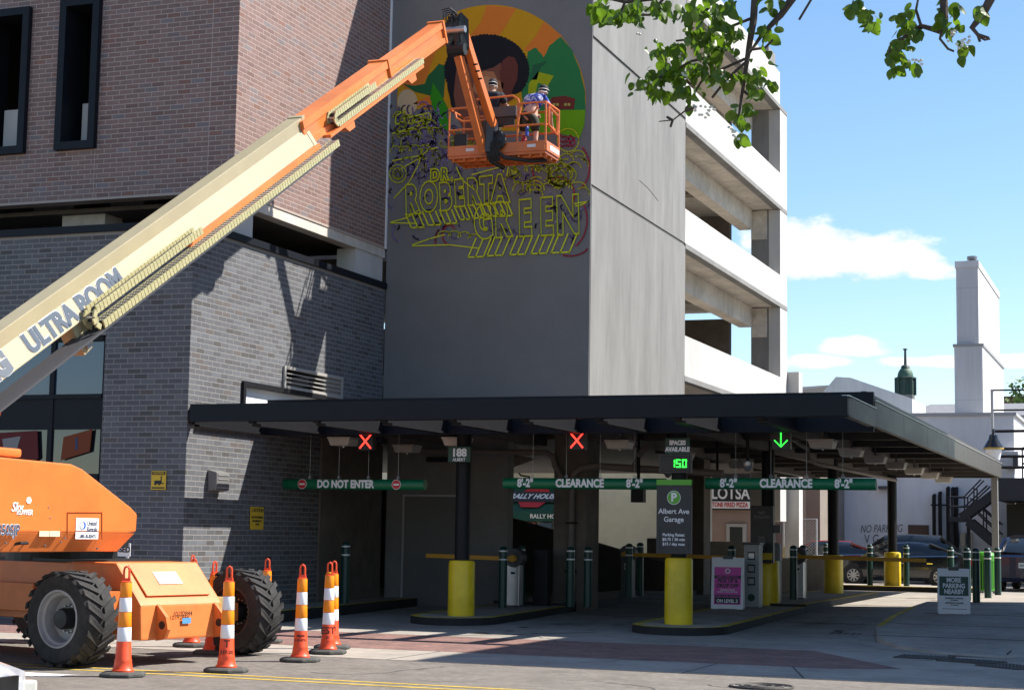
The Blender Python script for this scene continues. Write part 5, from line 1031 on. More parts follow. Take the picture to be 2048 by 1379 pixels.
# ------------------------------------------------------------ boom lift
BLF = thing('boom_lift', 'orange and cream telescopic boom lift parked in the street with its boom raised', 'boom lift')
CO = Vector((-11.97, 18.99, 0)); cu_ = Vector((.976, -.216, 0)).normalized(); cv_ = Vector((-cu_.y, cu_.x, 0)); cz_ = Vector((0, 0, 1))
def Lc(u, v, z): return CO+cu_*u+cv_*v+cz_*z
def lift_wheel(u, v, facing, dirty):
    c = Lc(u, v, .575); r, w = .575, .46; ax = cv_*facing
    T = MB().lathe([(r*.58, -w*.46), (r*.72, -w*.5), (r*.88, -w*.5), (r*.94, -w*.42), (r*.95, 0), (r*.94, w*.42), (r*.88, w*.5), (r*.72, w*.5), (r*.58, w*.46)], c, axis=ax, n=44, caps=False).build('wheel', rubber, BLF, smooth=True)
    b = MB(); nl = 22
    for i in range(nl):
        for s in (-1, 1):
            a = 2*pi*(i+(.5 if s > 0 else 0))/nl; da = .26; pts = []
            for (aa, ww) in ((a, .02), (a+.13, .02), (a+.13+da, .5), (a+da, .5)):
                for rr in (r*.93, r*(1.0 if ww < .3 else .985)):
                    d_ = cu_*cos(aa)+cz_*sin(aa); pts.append(c+d_*rr+cv_*(s*ww*w))
            b.hexa([pts[0], pts[2], pts[4], pts[6]], [pts[1], pts[3], pts[5], pts[7]])
    b.build('tread_lug', rubber, T, kind='stuff')
    rm = rimbrown if dirty else rimgrey
    MB().lathe([(r*.60, w*.47), (r*.56, w*.48), (r*.54, w*.38), (r*.49, w*.34), (r*.47, w*.22), (r*.45, w*.05), (r*.2, -w*.02), (0, -w*.02)], c, axis=ax, n=44, caps=False).build('rim', rm, T, smooth=True)
    MB().lathe([(r*.22, -w*.02), (r*.22, w*.30), (r*.19, w*.38), (0, w*.40)], c, axis=ax, n=26).build('hub', blacks, T, smooth=True)
    for i in range(16): a = 2*pi*i/16; q = c+(cu_*cos(a)+cz_*sin(a))*r*.28+ax*w*.0; MB().cyl(q, q+ax*.05, .013, n=6).build('wheel_nut', steel, T)
for u, v, f, dd in ((0, -1.50, -1, False), (0, 1.50, -1, True), (-3.7, 1.42, -1, False), (-3.7, -1.5, -1, False)): lift_wheel(u, v, f, dd)
def lbox(name, u0, u1, v0, v1, z0, z1, mt, bevel=.01, parent=BLF): return MB().hexa([Lc(u0, v0, z0), Lc(u1, v0, z0), Lc(u1, v1, z0), Lc(u0, v1, z0)], [Lc(u0, v0, z1), Lc(u1, v0, z1), Lc(u1, v1, z1), Lc(u0, v1, z1)]).build(name, mt, parent, bevel=bevel)
lbox('chassis', -4.5, -.35, -.85, .75, .5, 1.22, orange)
prof = [(-.6, 1.24), (.18, 1.24), (.58, .80), (.63, .74), (.66, .32), (-.3, .30), (-.6, .45)]
ns = MB().prism([Lc(u, -.98, z) for u, z in prof], cv_*1.42).build('chassis_nose', orange_r, BLF, bevel=.025)
MB().hexa([Lc(.22, -.82, 1.205), Lc(.56, -.82, .84), Lc(.56, .28, .84), Lc(.22, .28, 1.205)], [Lc(.235, -.82, 1.215), Lc(.575, -.82, .85), Lc(.575, .28, .85), Lc(.235, .28, 1.215)]).build('nose_cover', orange_r, ns)
MB().hexa([Lc(.31, -.5, 1.115), Lc(.45, -.5, .975), Lc(.45, -.1, .975), Lc(.31, -.1, 1.115)], [Lc(.325, -.5, 1.128), Lc(.465, -.5, .985), Lc(.465, -.1, .985), Lc(.325, -.1, 1.128)]).build('nose_notice', paper, ns)
for v in (-.72, .28):
    q = [(.64, .75), (.80, .60), (.84, .45), (.78, .33), (.64, .31)]; MB().prism([Lc(u, v, z) for u, z in q], cv_*.05).build('tie_down_lug', orange, ns); MB().cyl(Lc(.74, v-.004, .5), Lc(.74, v+.054, .5), .05, n=14).build('lug_hole_disc', blacks, ns)  # black disc paints the dark of the hole
text('serial_number', '10192844', .085, blacks, ns, Lc(.672, -.30, .62), cv_, cz_); MB().hexa([Lc(.668, -.3, .5), Lc(.672, -.3, .5), Lc(.672, -.15, .5), Lc(.668, -.15, .5)], [Lc(.668, -.3, .57), Lc(.672, -.3, .57), Lc(.672, -.15, .57), Lc(.668, -.15, .57)]).build('blue_sticker', mat('blue_sticker_m', (.10, .30, .55), .5), ns)
lbox('axle', -.12, .12, -1.32, 1.32, .46, .70, orange_r); lbox('rear_axle', -3.82, -3.58, -1.3, 1.25, .46, .70, orange_r)
lbox('knuckle_box', -.16, .16, .45, 1.22, .42, .78, mat('scuffed_orange_green', (.55, .25, .10), .6, var=.35, scale=5, col2=(.22, .32, .10)))
lbox('step_bracket', .1, .34, -1.28, -1.0, .5, .9, orange, .006)
lbox('side_step', -2.6, -1.2, -1.05, -.86, .6, .95, orange_r, .01)
MB().cyl(Lc(-1.9, 0, 1.2), Lc(-1.9, 0, 1.42), .75, n=36).build('slew_ring', blacks, BLF); lbox('sill_guard', -2.5, -.3, -.7, .6, 1.222, 1.26, blacks, 0)
# counterweight hoods on the turntable
HX = -12.15
hp = [(13.6, 1.60), (18.45, 1.60), (18.63, 1.62), (18.64, 1.84), (18.5, 1.92), (17.42, 2.36), (17.2, 2.41), (13.6, 2.46)]
hd_ = MB().prism([(HX, y, z) for y, z in hp], (-.72, 0, 0)).build('engine_hood', orange, BLF, bevel=.02)
MB().hexa([(HX-.12, 13.6, 1.37), (HX-.12, 18.40, 1.37), (HX-.72, 18.40, 1.37), (HX-.72, 13.6, 1.37)], [(HX-.003, 13.6, 1.598), (HX-.003, 18.60, 1.598), (HX-.72, 18.60, 1.598), (HX-.72, 13.6, 1.598)]).build('hood_skirt', orange, hd_, bevel=.008)
MB().box(HX-.6, HX-.12, 14.6, 16.4, 2.45, 2.55).build('hood_hump', orange, hd_, bevel=.03)
MB().prism([(HX-1.6, y, z) for y, z in hp], (-.75, 0, 0)).build('tank_hood', orange, BLF, bevel=.02)
MB().box(HX-1.58, HX-.74, 14.0, 19.6, 1.42, 1.9).build('turntable_deck', blacks, BLF)
b = MB(); b.box(HX-1.55, HX-1.5, 13.6, 16.4, 1.5, 3.0); b.box(HX-.8, HX-.75, 13.6, 16.4, 1.5, 3.0); b.build('boom_upright', orange, BLF)
def HF(x, y): p_ = at(x, y, X=HX); return Vector((HX+.006, p_.y, p_.z))
b = MB()
for a_, c_ in (((134, 1024), (203, 1024)), ((134, 1024), (134, 1078)), ((203, 1024), (203, 1078))): b.beam(HF(*a_), HF(*c_), .008, .008)
b.build('access_door_seam', mat('dark_orange_seam', (.35, .06, .01), .6), hd_)
p0, p1 = HF(150, 1077), HF(197, 1036); MB().box(HX+.002, HX+.007, p0.y, p1.y, p0.z+.10, p1.z).build('rental_label', white_p, hd_, bevel=.0); MB().box(HX+.002, HX+.007, p0.y, p1.y, p0.z, p0.z+.085).build('rental_label', white_p, hd_)
q = HF(163, 1050); nav = mat('navy_label_ink', (.02, .03, .08), .5); blu = mat('blue_label_ink', (.02, .10, .5), .5)
b = MB(); b.cyl(q+Vector((.001, 0, 0)), q+Vector((.004, 0, 0)), .055, n=20); b.build('label_ring', mat('grey_label_ink', (.35, .36, .38), .5), hd_); b = MB(); b.cyl(q+Vector((.002, .03, 0)), q+Vector((.0055, .03, 0)), .045, n=20); b.build('label_disc', blu, hd_); b = MB(); b.cyl(q+Vector((.003, .0, 0)), q+Vector((.0065, .0, 0)), .036, n=20); b.build('label_disc', white_p, hd_)
for t, x, y, s in (('United', 183, 1046, .085), ('Rentals', 183, 1058, .085)): text('label_lettering', t, s, nav, hd_, HF(x, y)+Vector((.003, 0, 0)), YA, ZA, squash=.85)
text('label_lettering', '1-800-UR-RENTS', .062, nav, hd_, HF(173, 1072)+Vector((.003, 0, 0)), YA, ZA, squash=.8)
for dx, mt, bo in ((0, white_p, .006), (.004, mat('slate_blue_ink', (.05, .08, .14), .5), .001)): text('model_lettering', '1350SJP', .17, mt, hd_, HF(12, 1060)+Vector((dx, 0, 0)), YA, ZA, bold=bo, squash=.86)
for t, x, y, s in (('Sky', 33, 1014, .15), ('POWER', 48, 1024, .085)): text('power_lettering', t, s, white_p, hd_, HF(x, y), YA, ZA, shear=.3, bold=.002)
MB().ell(HF(57, 1000), .004, .05, .04, 10, 6).build('power_emblem', white_p, hd_)
for x in (78, 99): MB().box(HX+.001, HX+.006, HF(x, 1066).y, HF(x+20, 1066).y, HF(x, 1072).z, HF(x, 1061).z).build('warning_sticker', mat('cream_sticker', (.75, .6, .4), .5), hd_)
q = HF(50, 1088); b = MB(); b.tube([q+Vector((-.1, -.09, .0)), q+Vector((-.02, -.07, .015)), q+Vector((-.02, .06, .015)), q+Vector((-.1, .1, .02))], .018, n=8); b.build('door_handle', blacks, hd_)
for x, y in ((30, 1010), (97, 1014), (100, 1035), (12, 1085), (90, 1090), (122, 1083), (130, 1075), (195, 1096)): q = HF(x, y); MB().cyl(q-Vector((.02, 0, 0)), q, .011, n=8).build('bolt', steel, hd_)
# the boom
BQ = at(0, 709, Y=17.2); BK = at(885, 64, Y=30.4); BD = (BK-BQ).normalized(); BB_ = BD.cross(Vector(ZA)).normalized(); BN = BB_.cross(BD)
def PB(s, b_, n_): return BQ+BD*s+BB_*b_+BN*n_
def section(name, s0, s1, prof, mt, bevel=.012): return MB().prism([PB(s0, b_, n_) for b_, n_ in prof], BD*(s1-s0)).build(name, mt, BLF, bevel=bevel)
SEC1 = [(-.25, -.17), (.25, -.17), (.13, .13), (.13, .32), (-.13, .32), (-.13, .13)]; FY = (BN*.30-BB_*.12).normalized()
bs = section('base_boom', -3.9, 8.7, SEC1, cream_p)
for s in (8.6,): MB().prism([PB(s, b_*1.05, n_*1.05) for b_, n_ in SEC1], BD*.11).build('boom_collar', cream_p, bs, bevel=.008)
MB().prism([PB(4.2, .22, -.245), PB(4.2, .31, -.245), PB(4.2, .31, -.172), PB(4.2, .22, -.172)], BD*4.5).build('track_tray', orange_r, bs)
MB().prism([PB(-1.5, .1, -.40), PB(-1.5, .42, -.40), PB(-1.5, .42, -.37), PB(-1.5, .1, -.37)], BD*10.4).build('track_rail', greyplastic, bs)
def track(nm, s0, s1, s2, nlo, nup, bc, parent):
    """energy chain: lower strand s0..s2, bend at s0, upper strand back to s1"""
    P = []; step = .088; r = (nup-nlo)/2
    s = s2
    while s > s0: P.append((s, nlo, 0)); s -= step
    k = max(4, int(pi*r/step))
    for i in range(1, k): a = pi*i/k; P.append((s0-r*sin(a), nlo+r-r*cos(a), a))
    s = s0
    while s < s1: P.append((s, nup, pi)); s += step
    b = MB(); bb = MB()
    for (s, n_, a) in P:
        d_ = BD*cos(a)-BN*sin(a)*-1 if a else BD; e_ = BN*cos(a)+BD*-sin(a) if a else BN
        for sd in (-.07, .07): b.obox(PB(s, bc+sd, n_), d_, BB_, e_, .037, .012, .052)
        bb.obox(PB(s, bc, n_+.045*(1 if a < 2 else -1)), d_, BB_, e_, .010, .065, .008)
    o = b.build(nm, chain_m, parent, kind='stuff'); bb.build('chain_cross_bar', galv, o, kind='stuff')
    c = MB(); 
    for kx in (-.03, .0, .03): c.tube([PB(s, bc+kx, n_) for s, n_, a in P[::3]], .018, n=5)
    c.build('hydraulic_hose', blacks, o, kind='stuff')
track('cable_chain', 1.55, 4.4, 9.1, -.305, -.07, .36, bs)
for dn_, mt, bo, dx in ((0, white_p, .024, .004), (0, mat('slate_ink', (.05, .075, .11), .7), .017, .010)):
    text('boom_lettering', 'ULTRA BOOM', .36, mt, bs, PB(1.42, .191+dx, -.02), BD, FY, bold=bo, squash=1.0)
    text('boom_lettering', 'JLG', .40, mt if dx < .005 else mat('dark_slate_ink', (.04, .06, .09), .5), bs, PB(-.42, .191+dx, -.02), BD, FY, bold=bo+.012, squash=1.0)
# lift cylinder under the boom
lug = MB().prism([PB(1.25, -.06, -.171), PB(1.85, -.06, -.171), PB(1.55, -.06, -.62), PB(1.35, -.06, -.64)], BB_*.24).build('lift_lug', cream_p, BLF, bevel=.01)
MB().cyl(PB(1.45, -.1, -.54), PB(1.45, .22, -.54), .05, n=14).build('lift_pin', steel, lug)
e0, e1 = PB(1.45, .06, -.54), Vector((-13.35, 14.9, 1.75)); em = e0.lerp(e1, .42)
lc = MB().cyl(em, e1, .095, n=18).build('lift_cylinder', blacks, BLF, smooth=True); MB().cyl(e0, em, .045, n=16).build('cylinder_rod', chrome, lc, smooth=True); MB().cyl(em, em.lerp(e1, .05), .115, n=18).build('cylinder_gland', orange_r, lc)
# telescoping orange sections
def hollow(name, s0, s1, w, h0, h1):
    o = section(name, s0, s1, [(-w, h0), (w, h0), (w, h1), (-w, h1)], orange)
    MB().prism([PB(s0, w+.001, h0-.01), PB(s0, w+.035, h0-.01), PB(s0, w+.035, h0+.09), PB(s0, w+.001, h0+.09)], BD*(s1-s0)).build('edge_rail', orange_r, o); MB().prism([PB(s0, w+.001, h1*.55), PB(s0, w+.03, h1*.55), PB(s0, w+.03, h1*1.02), PB(s0, w+.001, h1*1.02)], BD*(s1-s0)).build('edge_rail', orange_r, o)
    MB().prism([PB(s1-.06, b_, n_) for b_, n_ in ((-w-.04, h0-.03), (w+.05, h0-.03), (w+.05, h1+.03), (-w-.04, h1+.03))], BD*.07).build('boom_collar', orange_r, o)
    return o
m1 = hollow('mid_boom', 8.5, 12.2, .165, -.14, .28); m2 = hollow('fly_boom', 12.1, 15.1, .13, -.14, .25)
track('cable_chain', 9.5, 11.2, 13.4, -.08, .10, .25, m1)
MB().prism([PB(9.1, .17, -.20), PB(9.1, .33, -.20), PB(9.1, .33, -.145), PB(9.1, .17, -.145)], BD*4.3).build('track_tray', orange_r, m1)
for s in (9.7, 12.6): MB().prism([PB(s, .17, -.201), PB(s+.4, .17, -.201), PB(s+.4, .17, -.33), PB(s+.15, .17, -.33)], BB_*.14).build('tray_bracket', orange_r, m1)
# knuckle, jib and basket
KP = PB(15.0, 0, 0)
kn = MB()
for sd in (-.11, .08): kn.prism([at(898, 50, Y=30.5)+BB_*sd, at(912, 26, Y=30.5)+BB_*sd, at(926, 40, Y=30.6)+BB_*sd, at(928, 96, Y=30.7)+BB_*sd, at(917, 114, Y=30.7)+BB_*sd, at(902, 92, Y=30.5)+BB_*sd], BB_*.04)
kno = kn.build('knuckle_bracket', blacks, BLF, bevel=.006); MB().cyl(at(912, 60, Y=30.5)-BB_*.2, at(912, 60, Y=30.5)+BB_*.2, .07, n=16).build('knuckle_pin', steel, kno); MB().cyl(at(914, 100, Y=30.6)-BB_*.18, at(914, 100, Y=30.6)+BB_*.18, .12, n=16).build('rotator', blacks, kno)
b = MB()
for i in range(5): a = i*.35; P = [at(880+i*6, 42, Y=30.3+.05*i), at(884+i*4, 20+i*3, Y=30.4), at(900+i*2, 16+i*4, Y=30.45), at(918, 30+i*5, Y=30.5), at(922, 60+i*6, Y=30.55)]; b.tube(P, .014, n=5)
b.build('hose_loop', blacks, BLF, kind='stuff')
PY = 32.0
j1 = MB().beam(at(914, 98, Y=30.7), at(967, 303, Y=31.86), .15, .17).build('jib_arm', orange, BLF, bevel=.012); j2 = MB().beam(at(926, 62, Y=30.7), at(986, 252, Y=31.86), .15, .15).build('jib_arm', orange, BLF, bevel=.012)
for t in (.35, .42, .5): q = at(926, 62, Y=30.62).lerp(at(986, 252, Y=31.78), t); MB().cyl(q, q+Vector((.09, -.02, 0)), .02, n=8).build('arm_bolt', blacks, j2)
MB().beam(at(978, 240, Y=31.84), at(974, 304, Y=31.9), .16, .18).build('basket_bracket', greyplastic, BLF)
BX0, BX1, BY0, BY1, BZ = -13.68, -11.55, PY, PY+.80, 9.36
bk = MB().box(BX0, BX1, BY0, BY1, BZ, BZ+.05).build('basket', orange, BLF)
def kick(x0, x1, y0, y1): MB().box(x0, x1, y0, y1, BZ+.051, BZ+.26).build('toe_board', orange, bk, bevel=.01)
kick(BX0, BX1, BY0-.03, BY0); kick(BX0, BX1, BY1, BY1+.03); kick(BX0-.03, BX0, BY0, BY1); kick(BX1, BX1+.03, BY0, BY1)
for i in range(9): x = BX0+.1+i*(BX1-BX0-.2)/8; MB().box(x-.012, x+.012, BY0+.02, BY1-.02, BZ-.05, BZ-.002).build('floor_rib', orange_r, bk)
for i in range(3): y = BY0+.15+i*.3; MB().box(BX0+.02, BX1-.02, y-.015, y+.015, BZ-.045, BZ-.0025).build('floor_rib', orange_r, bk)
def rail(pts, r=.022): b = MB(); b.tube([Vector(p_) for p_ in pts], r, n=8); b.build('guard_rail', orange, bk, smooth=True)
zt, zm = BZ+1.06, BZ+.60; xm0, xm1 = BX0+.72, BX0+1.52
for x, y in ((BX0, BY0), (BX1, BY0), (BX0, BY1), (BX1, BY1), (xm1, BY0), (BX0+.62, BY1), (BX0+1.4, BY1)): rail([(x, y, BZ+.2), (x, y, zt)])
rail([(BX0, BY0, zt), (BX0+.62, BY0, zt)]); rail([(BX0+.1, BY0, zt), (BX0+.16, BY0, zt-.2), (BX0+.3, BY0, zt-.28), (BX0+.9, BY0, zt-.28)])
rail([(BX0+.6, BY0, zt+.16), (xm1-.12, BY0, zt+.18), (xm1, BY0, zt+.1), (xm1+.06, BY0, zt-.1), (xm1, BY0, zt-.4), (xm1, BY0, BZ+.2)])
rail([(xm1, BY0, zt), (BX1, BY0, zt)]); rail([(xm1, BY0, zt-.22), (BX1-.25, BY0, zt-.2), (BX1-.18, BY0, zt-.1), (BX1-.2, BY0, zt)])
rail([(BX0, BY0, zm), (BX0+.7, BY0, zm)]); rail([(xm1-.3, BY0, zm), (BX1, BY0, zm)]); rail([(BX0, BY1, zt), (BX1, BY1, zt)]); rail([(BX0, BY1, zm), (BX1, BY1, zm)])
for x in (BX0, BX1): rail([(x, BY0, zt), (x, BY1, zt)]); rail([(x, BY0, zm), (x, BY1, zm)])
rail([(BX1+.03, BY0+.1, zt-.08), (BX1+.04, BY0+.6, zt-.16), (BX1+.04, BY0+.6, zm-.1), (BX1+.03, BY0+.1, zm), (BX1+.03, BY0+.1, zt-.08)], .025)
MB().box(xm0+.05, xm1-.05, BY0+.02, BY0+.32, zt-.24, zt-.02).build('control_panel', greyplastic, bk, bevel=.02); MB().box(xm0+.05, xm1-.1, BY0+.06, BY0+.1, BZ+.62, zt-.25).build('control_shroud', blacks, bk)
MB().box(xm0+.1, xm0+.36, BY0-.06, BY0+.04, BZ+.50, BZ+.70).build('junction_box', mat('pale_grey_box', (.42, .41, .39), .5), bk, bevel=.015); MB().box(xm0+.1, xm0+.3, BY0-.05, BY0+.02, BZ+.26, BZ+.48).build('junction_box', mat('pale_grey_box2', (.33, .32, .30), .5), bk)
b = MB()
for i in range(5): b.tube([(xm0+.15+i*.08, BY0-.06, BZ+.5), (xm0+.2+i*.07, BY0-.14, BZ+.25), (xm0+.2+i*.05, BY0-.12, BZ), (xm0+.24+i*.05, BY0-.05, BZ-.12)], .03, n=6)
b.tube([(xm0+.35, BY0-.1, BZ+.1), (xm0+.55, BY0-.08, BZ-.06), (xm0+1.0, BY0+.2, BZ-.1), (xm0+1.3, BY0+.4, BZ-.06)], .04, n=8); b.tube([(xm0+.2, BY0-.1, BZ+.1), (xm0+.24, BY0-.03, BZ-.1), (xm0+.3, BY0+.5, BZ-.13)], .05, n=8); b.ell((xm0+.42, BY0-.08, BZ+.3), .17, .06, .19, 14, 8)
b.build('basket_hose', blacks, bk, kind='stuff')
for x in (BX0+.4, BX0+1.75): MB().box(x, x+.18, BY0-.036, BY0-.03, BZ+.13, BZ+.19).build('basket_sticker', paper, bk)
MB().box(BX1+.03, BX1+.036, BY0+.2, BY0+.75, BZ+.1, BZ+.2).build('basket_sticker', paper, bk)
tag(MB().lathe([(0, 0), (.055, 0), (.055, .28), (.03, .32), (.03, .36), (0, .37)], (xm1+.1, BY0+.12, BZ+.06), n=12).build('extinguisher', mat('red_cylinder', (.35, .01, .012), .4), smooth=True), 'small red extinguisher standing in the lift basket', 'extinguisher')
sp_ = thing('paint_can', 'blue and white spray can standing beside the red extinguisher in the basket', 'can'); MB().lathe([(.035, 0), (.035, .17), (.02, .2)], (xm1+.17, BY0+.1, BZ+.4), n=12).build('can', mat('blue_can', (.03, .08, .4), .4), sp_, smooth=True); MB().lathe([(.02, .2), (.02, .24), (0, .245)], (xm1+.17, BY0+.1, BZ+.4), n=12).build('cap', white_p, sp_)
tag(MB().box(BX0+.06, BX0+.36, BY0+.1, BY0+.16, BZ+.06, BZ+.55).build('black_case', blacks, bevel=.03), 'black case leaning inside the left end of the lift basket', 'case')
# ------------------------------------------------------------ the two painters
def skinned(name, verts, edges, mt, parent, root=0, sub=2):
    me = bpy.data.meshes.new(name); me.from_pydata([v[:3] for v in verts], edges, []); o = bpy.data.objects.new(name, me); COL.objects.link(o)
    o.modifiers.new('skin', 'SKIN'); 
    if not me.skin_vertices: 
        bm_ = bmesh.new(); bm_.from_mesh(me); bm_.verts.layers.skin.verify(); bm_.to_mesh(me); bm_.free()
    for i, v in enumerate(verts):
        sv = me.skin_vertices[0].data[i]; sv.radius = (v[3], v[4] if len(v) > 4 else v[3]); sv.use_root = i == root
    ss = o.modifiers.new('sub', 'SUBSURF'); ss.levels = sub; ss.render_levels = sub
    bpy.context.view_layer.update(); dg_ = bpy.context.evaluated_depsgraph_get(); m2_ = bpy.data.meshes.new_from_object(o.evaluated_get(dg_)); bpy.data.objects.remove(o)
    m2_.materials.clear(); m2_.materials.append(mt); m2_.polygons.foreach_set('use_smooth', [True]*len(m2_.polygons)); m2_.name = name
    r = bpy.data.objects.new(name, m2_); COL.objects.link(r); r.parent = parent; return r
def person(label, loc, yaw, J, shirt, shorts, skin_t, cap, shoes):
    P = thing('person', label, 'person'); P.location = loc; P.rotation_euler.z = yaw
    N = ['pel', 'waist', 'chest', 'neck', 'head', 'crown', 'lsh', 'lel', 'lwr', 'lha', 'rsh', 'rel', 'rwr', 'rha', 'lhip', 'lkn', 'lan', 'lto', 'rhip', 'rkn', 'ran', 'rto']
    Rd = dict(pel=(.145, .11), waist=(.135, .10), chest=(.165, .115), neck=.055, head=(.08, .095), crown=(.075, .085), lsh=.062, lel=.042, lwr=.03, lha=.035, lhip=.085, lkn=.058, lan=.04, lto=.04)
    for k_ in ('sh', 'el', 'wr', 'ha', 'hip', 'kn', 'an', 'to'): Rd['r'+k_] = Rd['l'+k_]
    V = [];  idx = {}
    for n_ in N:
        r = Rd[n_]; idx[n_] = len(V); V.append((*J[n_], *(r if isinstance(r, tuple) else (r, r))))
    E_ = [('pel', 'waist'), ('waist', 'chest'), ('chest', 'neck'), ('neck', 'head'), ('head', 'crown'), ('chest', 'lsh'), ('lsh', 'lel'), ('lel', 'lwr'), ('lwr', 'lha'), ('chest', 'rsh'), ('rsh', 'rel'), ('rel', 'rwr'), ('rwr', 'rha'), ('pel', 'lhip'), ('lhip', 'lkn'), ('lkn', 'lan'), ('lan', 'lto'), ('pel', 'rhip'), ('rhip', 'rkn'), ('rkn', 'ran'), ('ran', 'rto')]
    Ed = [(idx[a], idx[b]) for a, b in E_]
    for h, w_ in (('lha', 'lwr'), ('rha', 'rwr')):
        d_ = (Vector(J[h])-Vector(J[w_])).normalized(); sx = d_.orthogonal().normalized()
        for k_, (o_, l_) in enumerate(((-.030, .075), (-.010, .085), (.010, .08), (.030, .065), (.05, .03))):
            q0 = Vector(J[h])+sx*o_+d_*.02; q1 = q0+d_*l_+Vector((0, 0, -.012)); i0 = len(V); V.append((*q0, .012, .012)); V.append((*q1, .009, .009)); Ed += [(idx[h], i0), (i0, i0+1)]
    skinned('body', V, Ed, skin_t, P)
    def cloth(nm, names, edges, grow, mt):
        vs = []; mp = {}
        for n_, t, to in names:
            p_ = Vector(J[n_]).lerp(Vector(J[to]), t) if to else Vector(J[n_]); r = Rd[n_]; r = r if isinstance(r, tuple) else (r, r)
            mp[n_+(to or '')] = len(vs); vs.append((*p_, r[0]+grow, r[1]+grow))
        return skinned(nm, vs, [(mp[a], mp[b]) for a, b in edges], mt, P)
    cloth('shirt', [('waist', .35, 'pel'), ('chest', 0, None), ('chest', .55, 'neck'), ('lsh', 0, None), ('lsh', .75, 'lel'), ('rsh', 0, None), ('rsh', .75, 'rel')], [('waistpel', 'chest'), ('chest', 'chestneck'), ('chest', 'lsh'), ('lsh', 'lshlel'), ('chest', 'rsh'), ('rsh', 'rshrel')], .022, shirt)
    cloth('shorts', [('pel', 0, None), ('pel', .4, 'waist'), ('lhip', 0, None), ('lhip', .9, 'lkn'), ('rhip', 0, None), ('rhip', .9, 'rkn')], [('pelwaist', 'pel'), ('pel', 'lhip'), ('lhip', 'lhiplkn'), ('pel', 'rhip'), ('rhip', 'rhiprkn')], .03, shorts)
    h = Vector(J['head']); cr = Vector(J['crown']); up_ = (cr-h).normalized()
    o = MB().ell((0, 0, 0), .096, .112, .10, 14, 8).build('cap', cap, P, smooth='all'); o.location = cr+up_*.015; o.rotation_euler = up_.to_track_quat('Z', 'Y').to_euler()
    b = MB()
    for zz in (-.02, .05): b.tube([Vector((.094*cos(t*pi/10), .108*sin(t*pi/10), zz-.03*sin(t*pi/10))) for t in range(20)], .006, n=5, closed=True)
    m_ = b.build('mask_strap', white_p, P); m_.location = h+up_*.05; m_.rotation_euler = up_.to_track_quat('Z', 'Y').to_euler()
    fwd_ = Vector((0, 1, 0)); MB().ell(h+fwd_*.10+Vector((0, 0, .02)), .055, .05, .06, 10, 6).build('respirator', greyplastic, P)
    for s in (-1, 1): MB().ell(h+Vector((s*.085, .0, .04)), .015, .025, .032, 8, 6).build('ear', skin_t, P); MB().ell(h+Vector((s*.035, .088, .065)), .014, .012, .009, 8, 6).build('eye', white_p, P)
    MB().ell(h+Vector((0, .10, .045)), .014, .02, .025, 8, 6).build('nose', skin_t, P)
    for a in ('l', 'r'):
        q = Vector(J[a+'an']); t_ = Vector(J[a+'to']); MB().hexa([q+Vector((-.05, -.08, -.09)), q+Vector((.05, -.08, -.09)), Vector((t_.x+.05, t_.y+.07, q.z-.09)), Vector((t_.x-.05, t_.y+.07, q.z-.09))], [q+Vector((-.04, -.06, .02)), q+Vector((.04, -.06, .02)), Vector((t_.x+.04, t_.y+.05, q.z-.03)), Vector((t_.x-.04, t_.y+.05, q.z-.03))]).build('shoe', shoes, P, bevel=.015)
    return P
navy = mat('navy_cotton', (.010, .012, .022), .85, var=.2, scale=12); dkshort = mat('dark_camo_shorts', (.028, .034, .022), .85, var=.6, scale=14); capm = mat('black_cap', (.009, .009, .010), .8)
J1 = dict(pel=(0, 0, .90), waist=(0, .01, 1.05), chest=(0, .03, 1.30), neck=(0, .05, 1.46), head=(0, .08, 1.54), crown=(0, .07, 1.64), lsh=(-.2, .04, 1.38), lel=(-.29, .12, 1.12), lwr=(-.2, .36, 1.10), lha=(-.18, .44, 1.12), rsh=(.2, .04, 1.38), rel=(.28, .16, 1.14), rwr=(.18, .42, 1.2), rha=(.16, .5, 1.24), lhip=(-.1, 0, .86), lkn=(-.11, .02, .48), lan=(-.12, -.02, .1), lto=(-.13, .13, .04), rhip=(.1, 0, .86), rkn=(.12, .03, .48), ran=(.12, -.02, .1), rto=(.14, .13, .04))
person('painter in a black cap and navy shirt facing the wall behind the basket controls', (at(985, 185, Y=32.55).x, 32.5, BZ+.05), 0, J1, navy, dkshort, skin1, capm, blacks)
def tie_dye():
    M = mat('blue_white_tie_dye', (.03, .08, .4), .85, var=.6, scale=9); nt = M.node_tree
    for n_ in nt.nodes:
        if n_.bl_idname == 'ShaderNodeMix': n_.inputs[6].default_value = (.015, .045, .32, 1); n_.inputs[7].default_value = (.75, .77, .82, 1)
        if n_.bl_idname == 'ShaderNodeMapRange': n_.inputs[1].default_value = .5; n_.inputs[2].default_value = .62
    return M
J2 = dict(pel=(0, 0, .86), waist=(.02, .06, .99), chest=(.06, .18, 1.20), neck=(.12, .27, 1.33), head=(.16, .33, 1.38), crown=(.18, .36, 1.47), lsh=(-.13, .18, 1.27), lel=(-.2, .34, 1.03), lwr=(-.08, .52, .98), lha=(-.05, .59, .98), rsh=(.25, .2, 1.24), rel=(.36, .3, .98), rwr=(.34, .42, .76), rha=(.34, .47, .69), lhip=(-.1, -.02, .83), lkn=(-.13, .06, .47), lan=(-.14, -.02, .1), lto=(-.15, .13, .04), rhip=(.1, 0, .83), rkn=(.13, .06, .46), ran=(.13, -.03, .1), rto=(.15, .13, .04))
person('painter in a blue and white shirt and shorts leaning forward at the basket end', (at(1062, 240, Y=32.5).x, 32.4, BZ+.05), 0, J2, tie_dye(), dkshort, skin_l, capm, blacks)

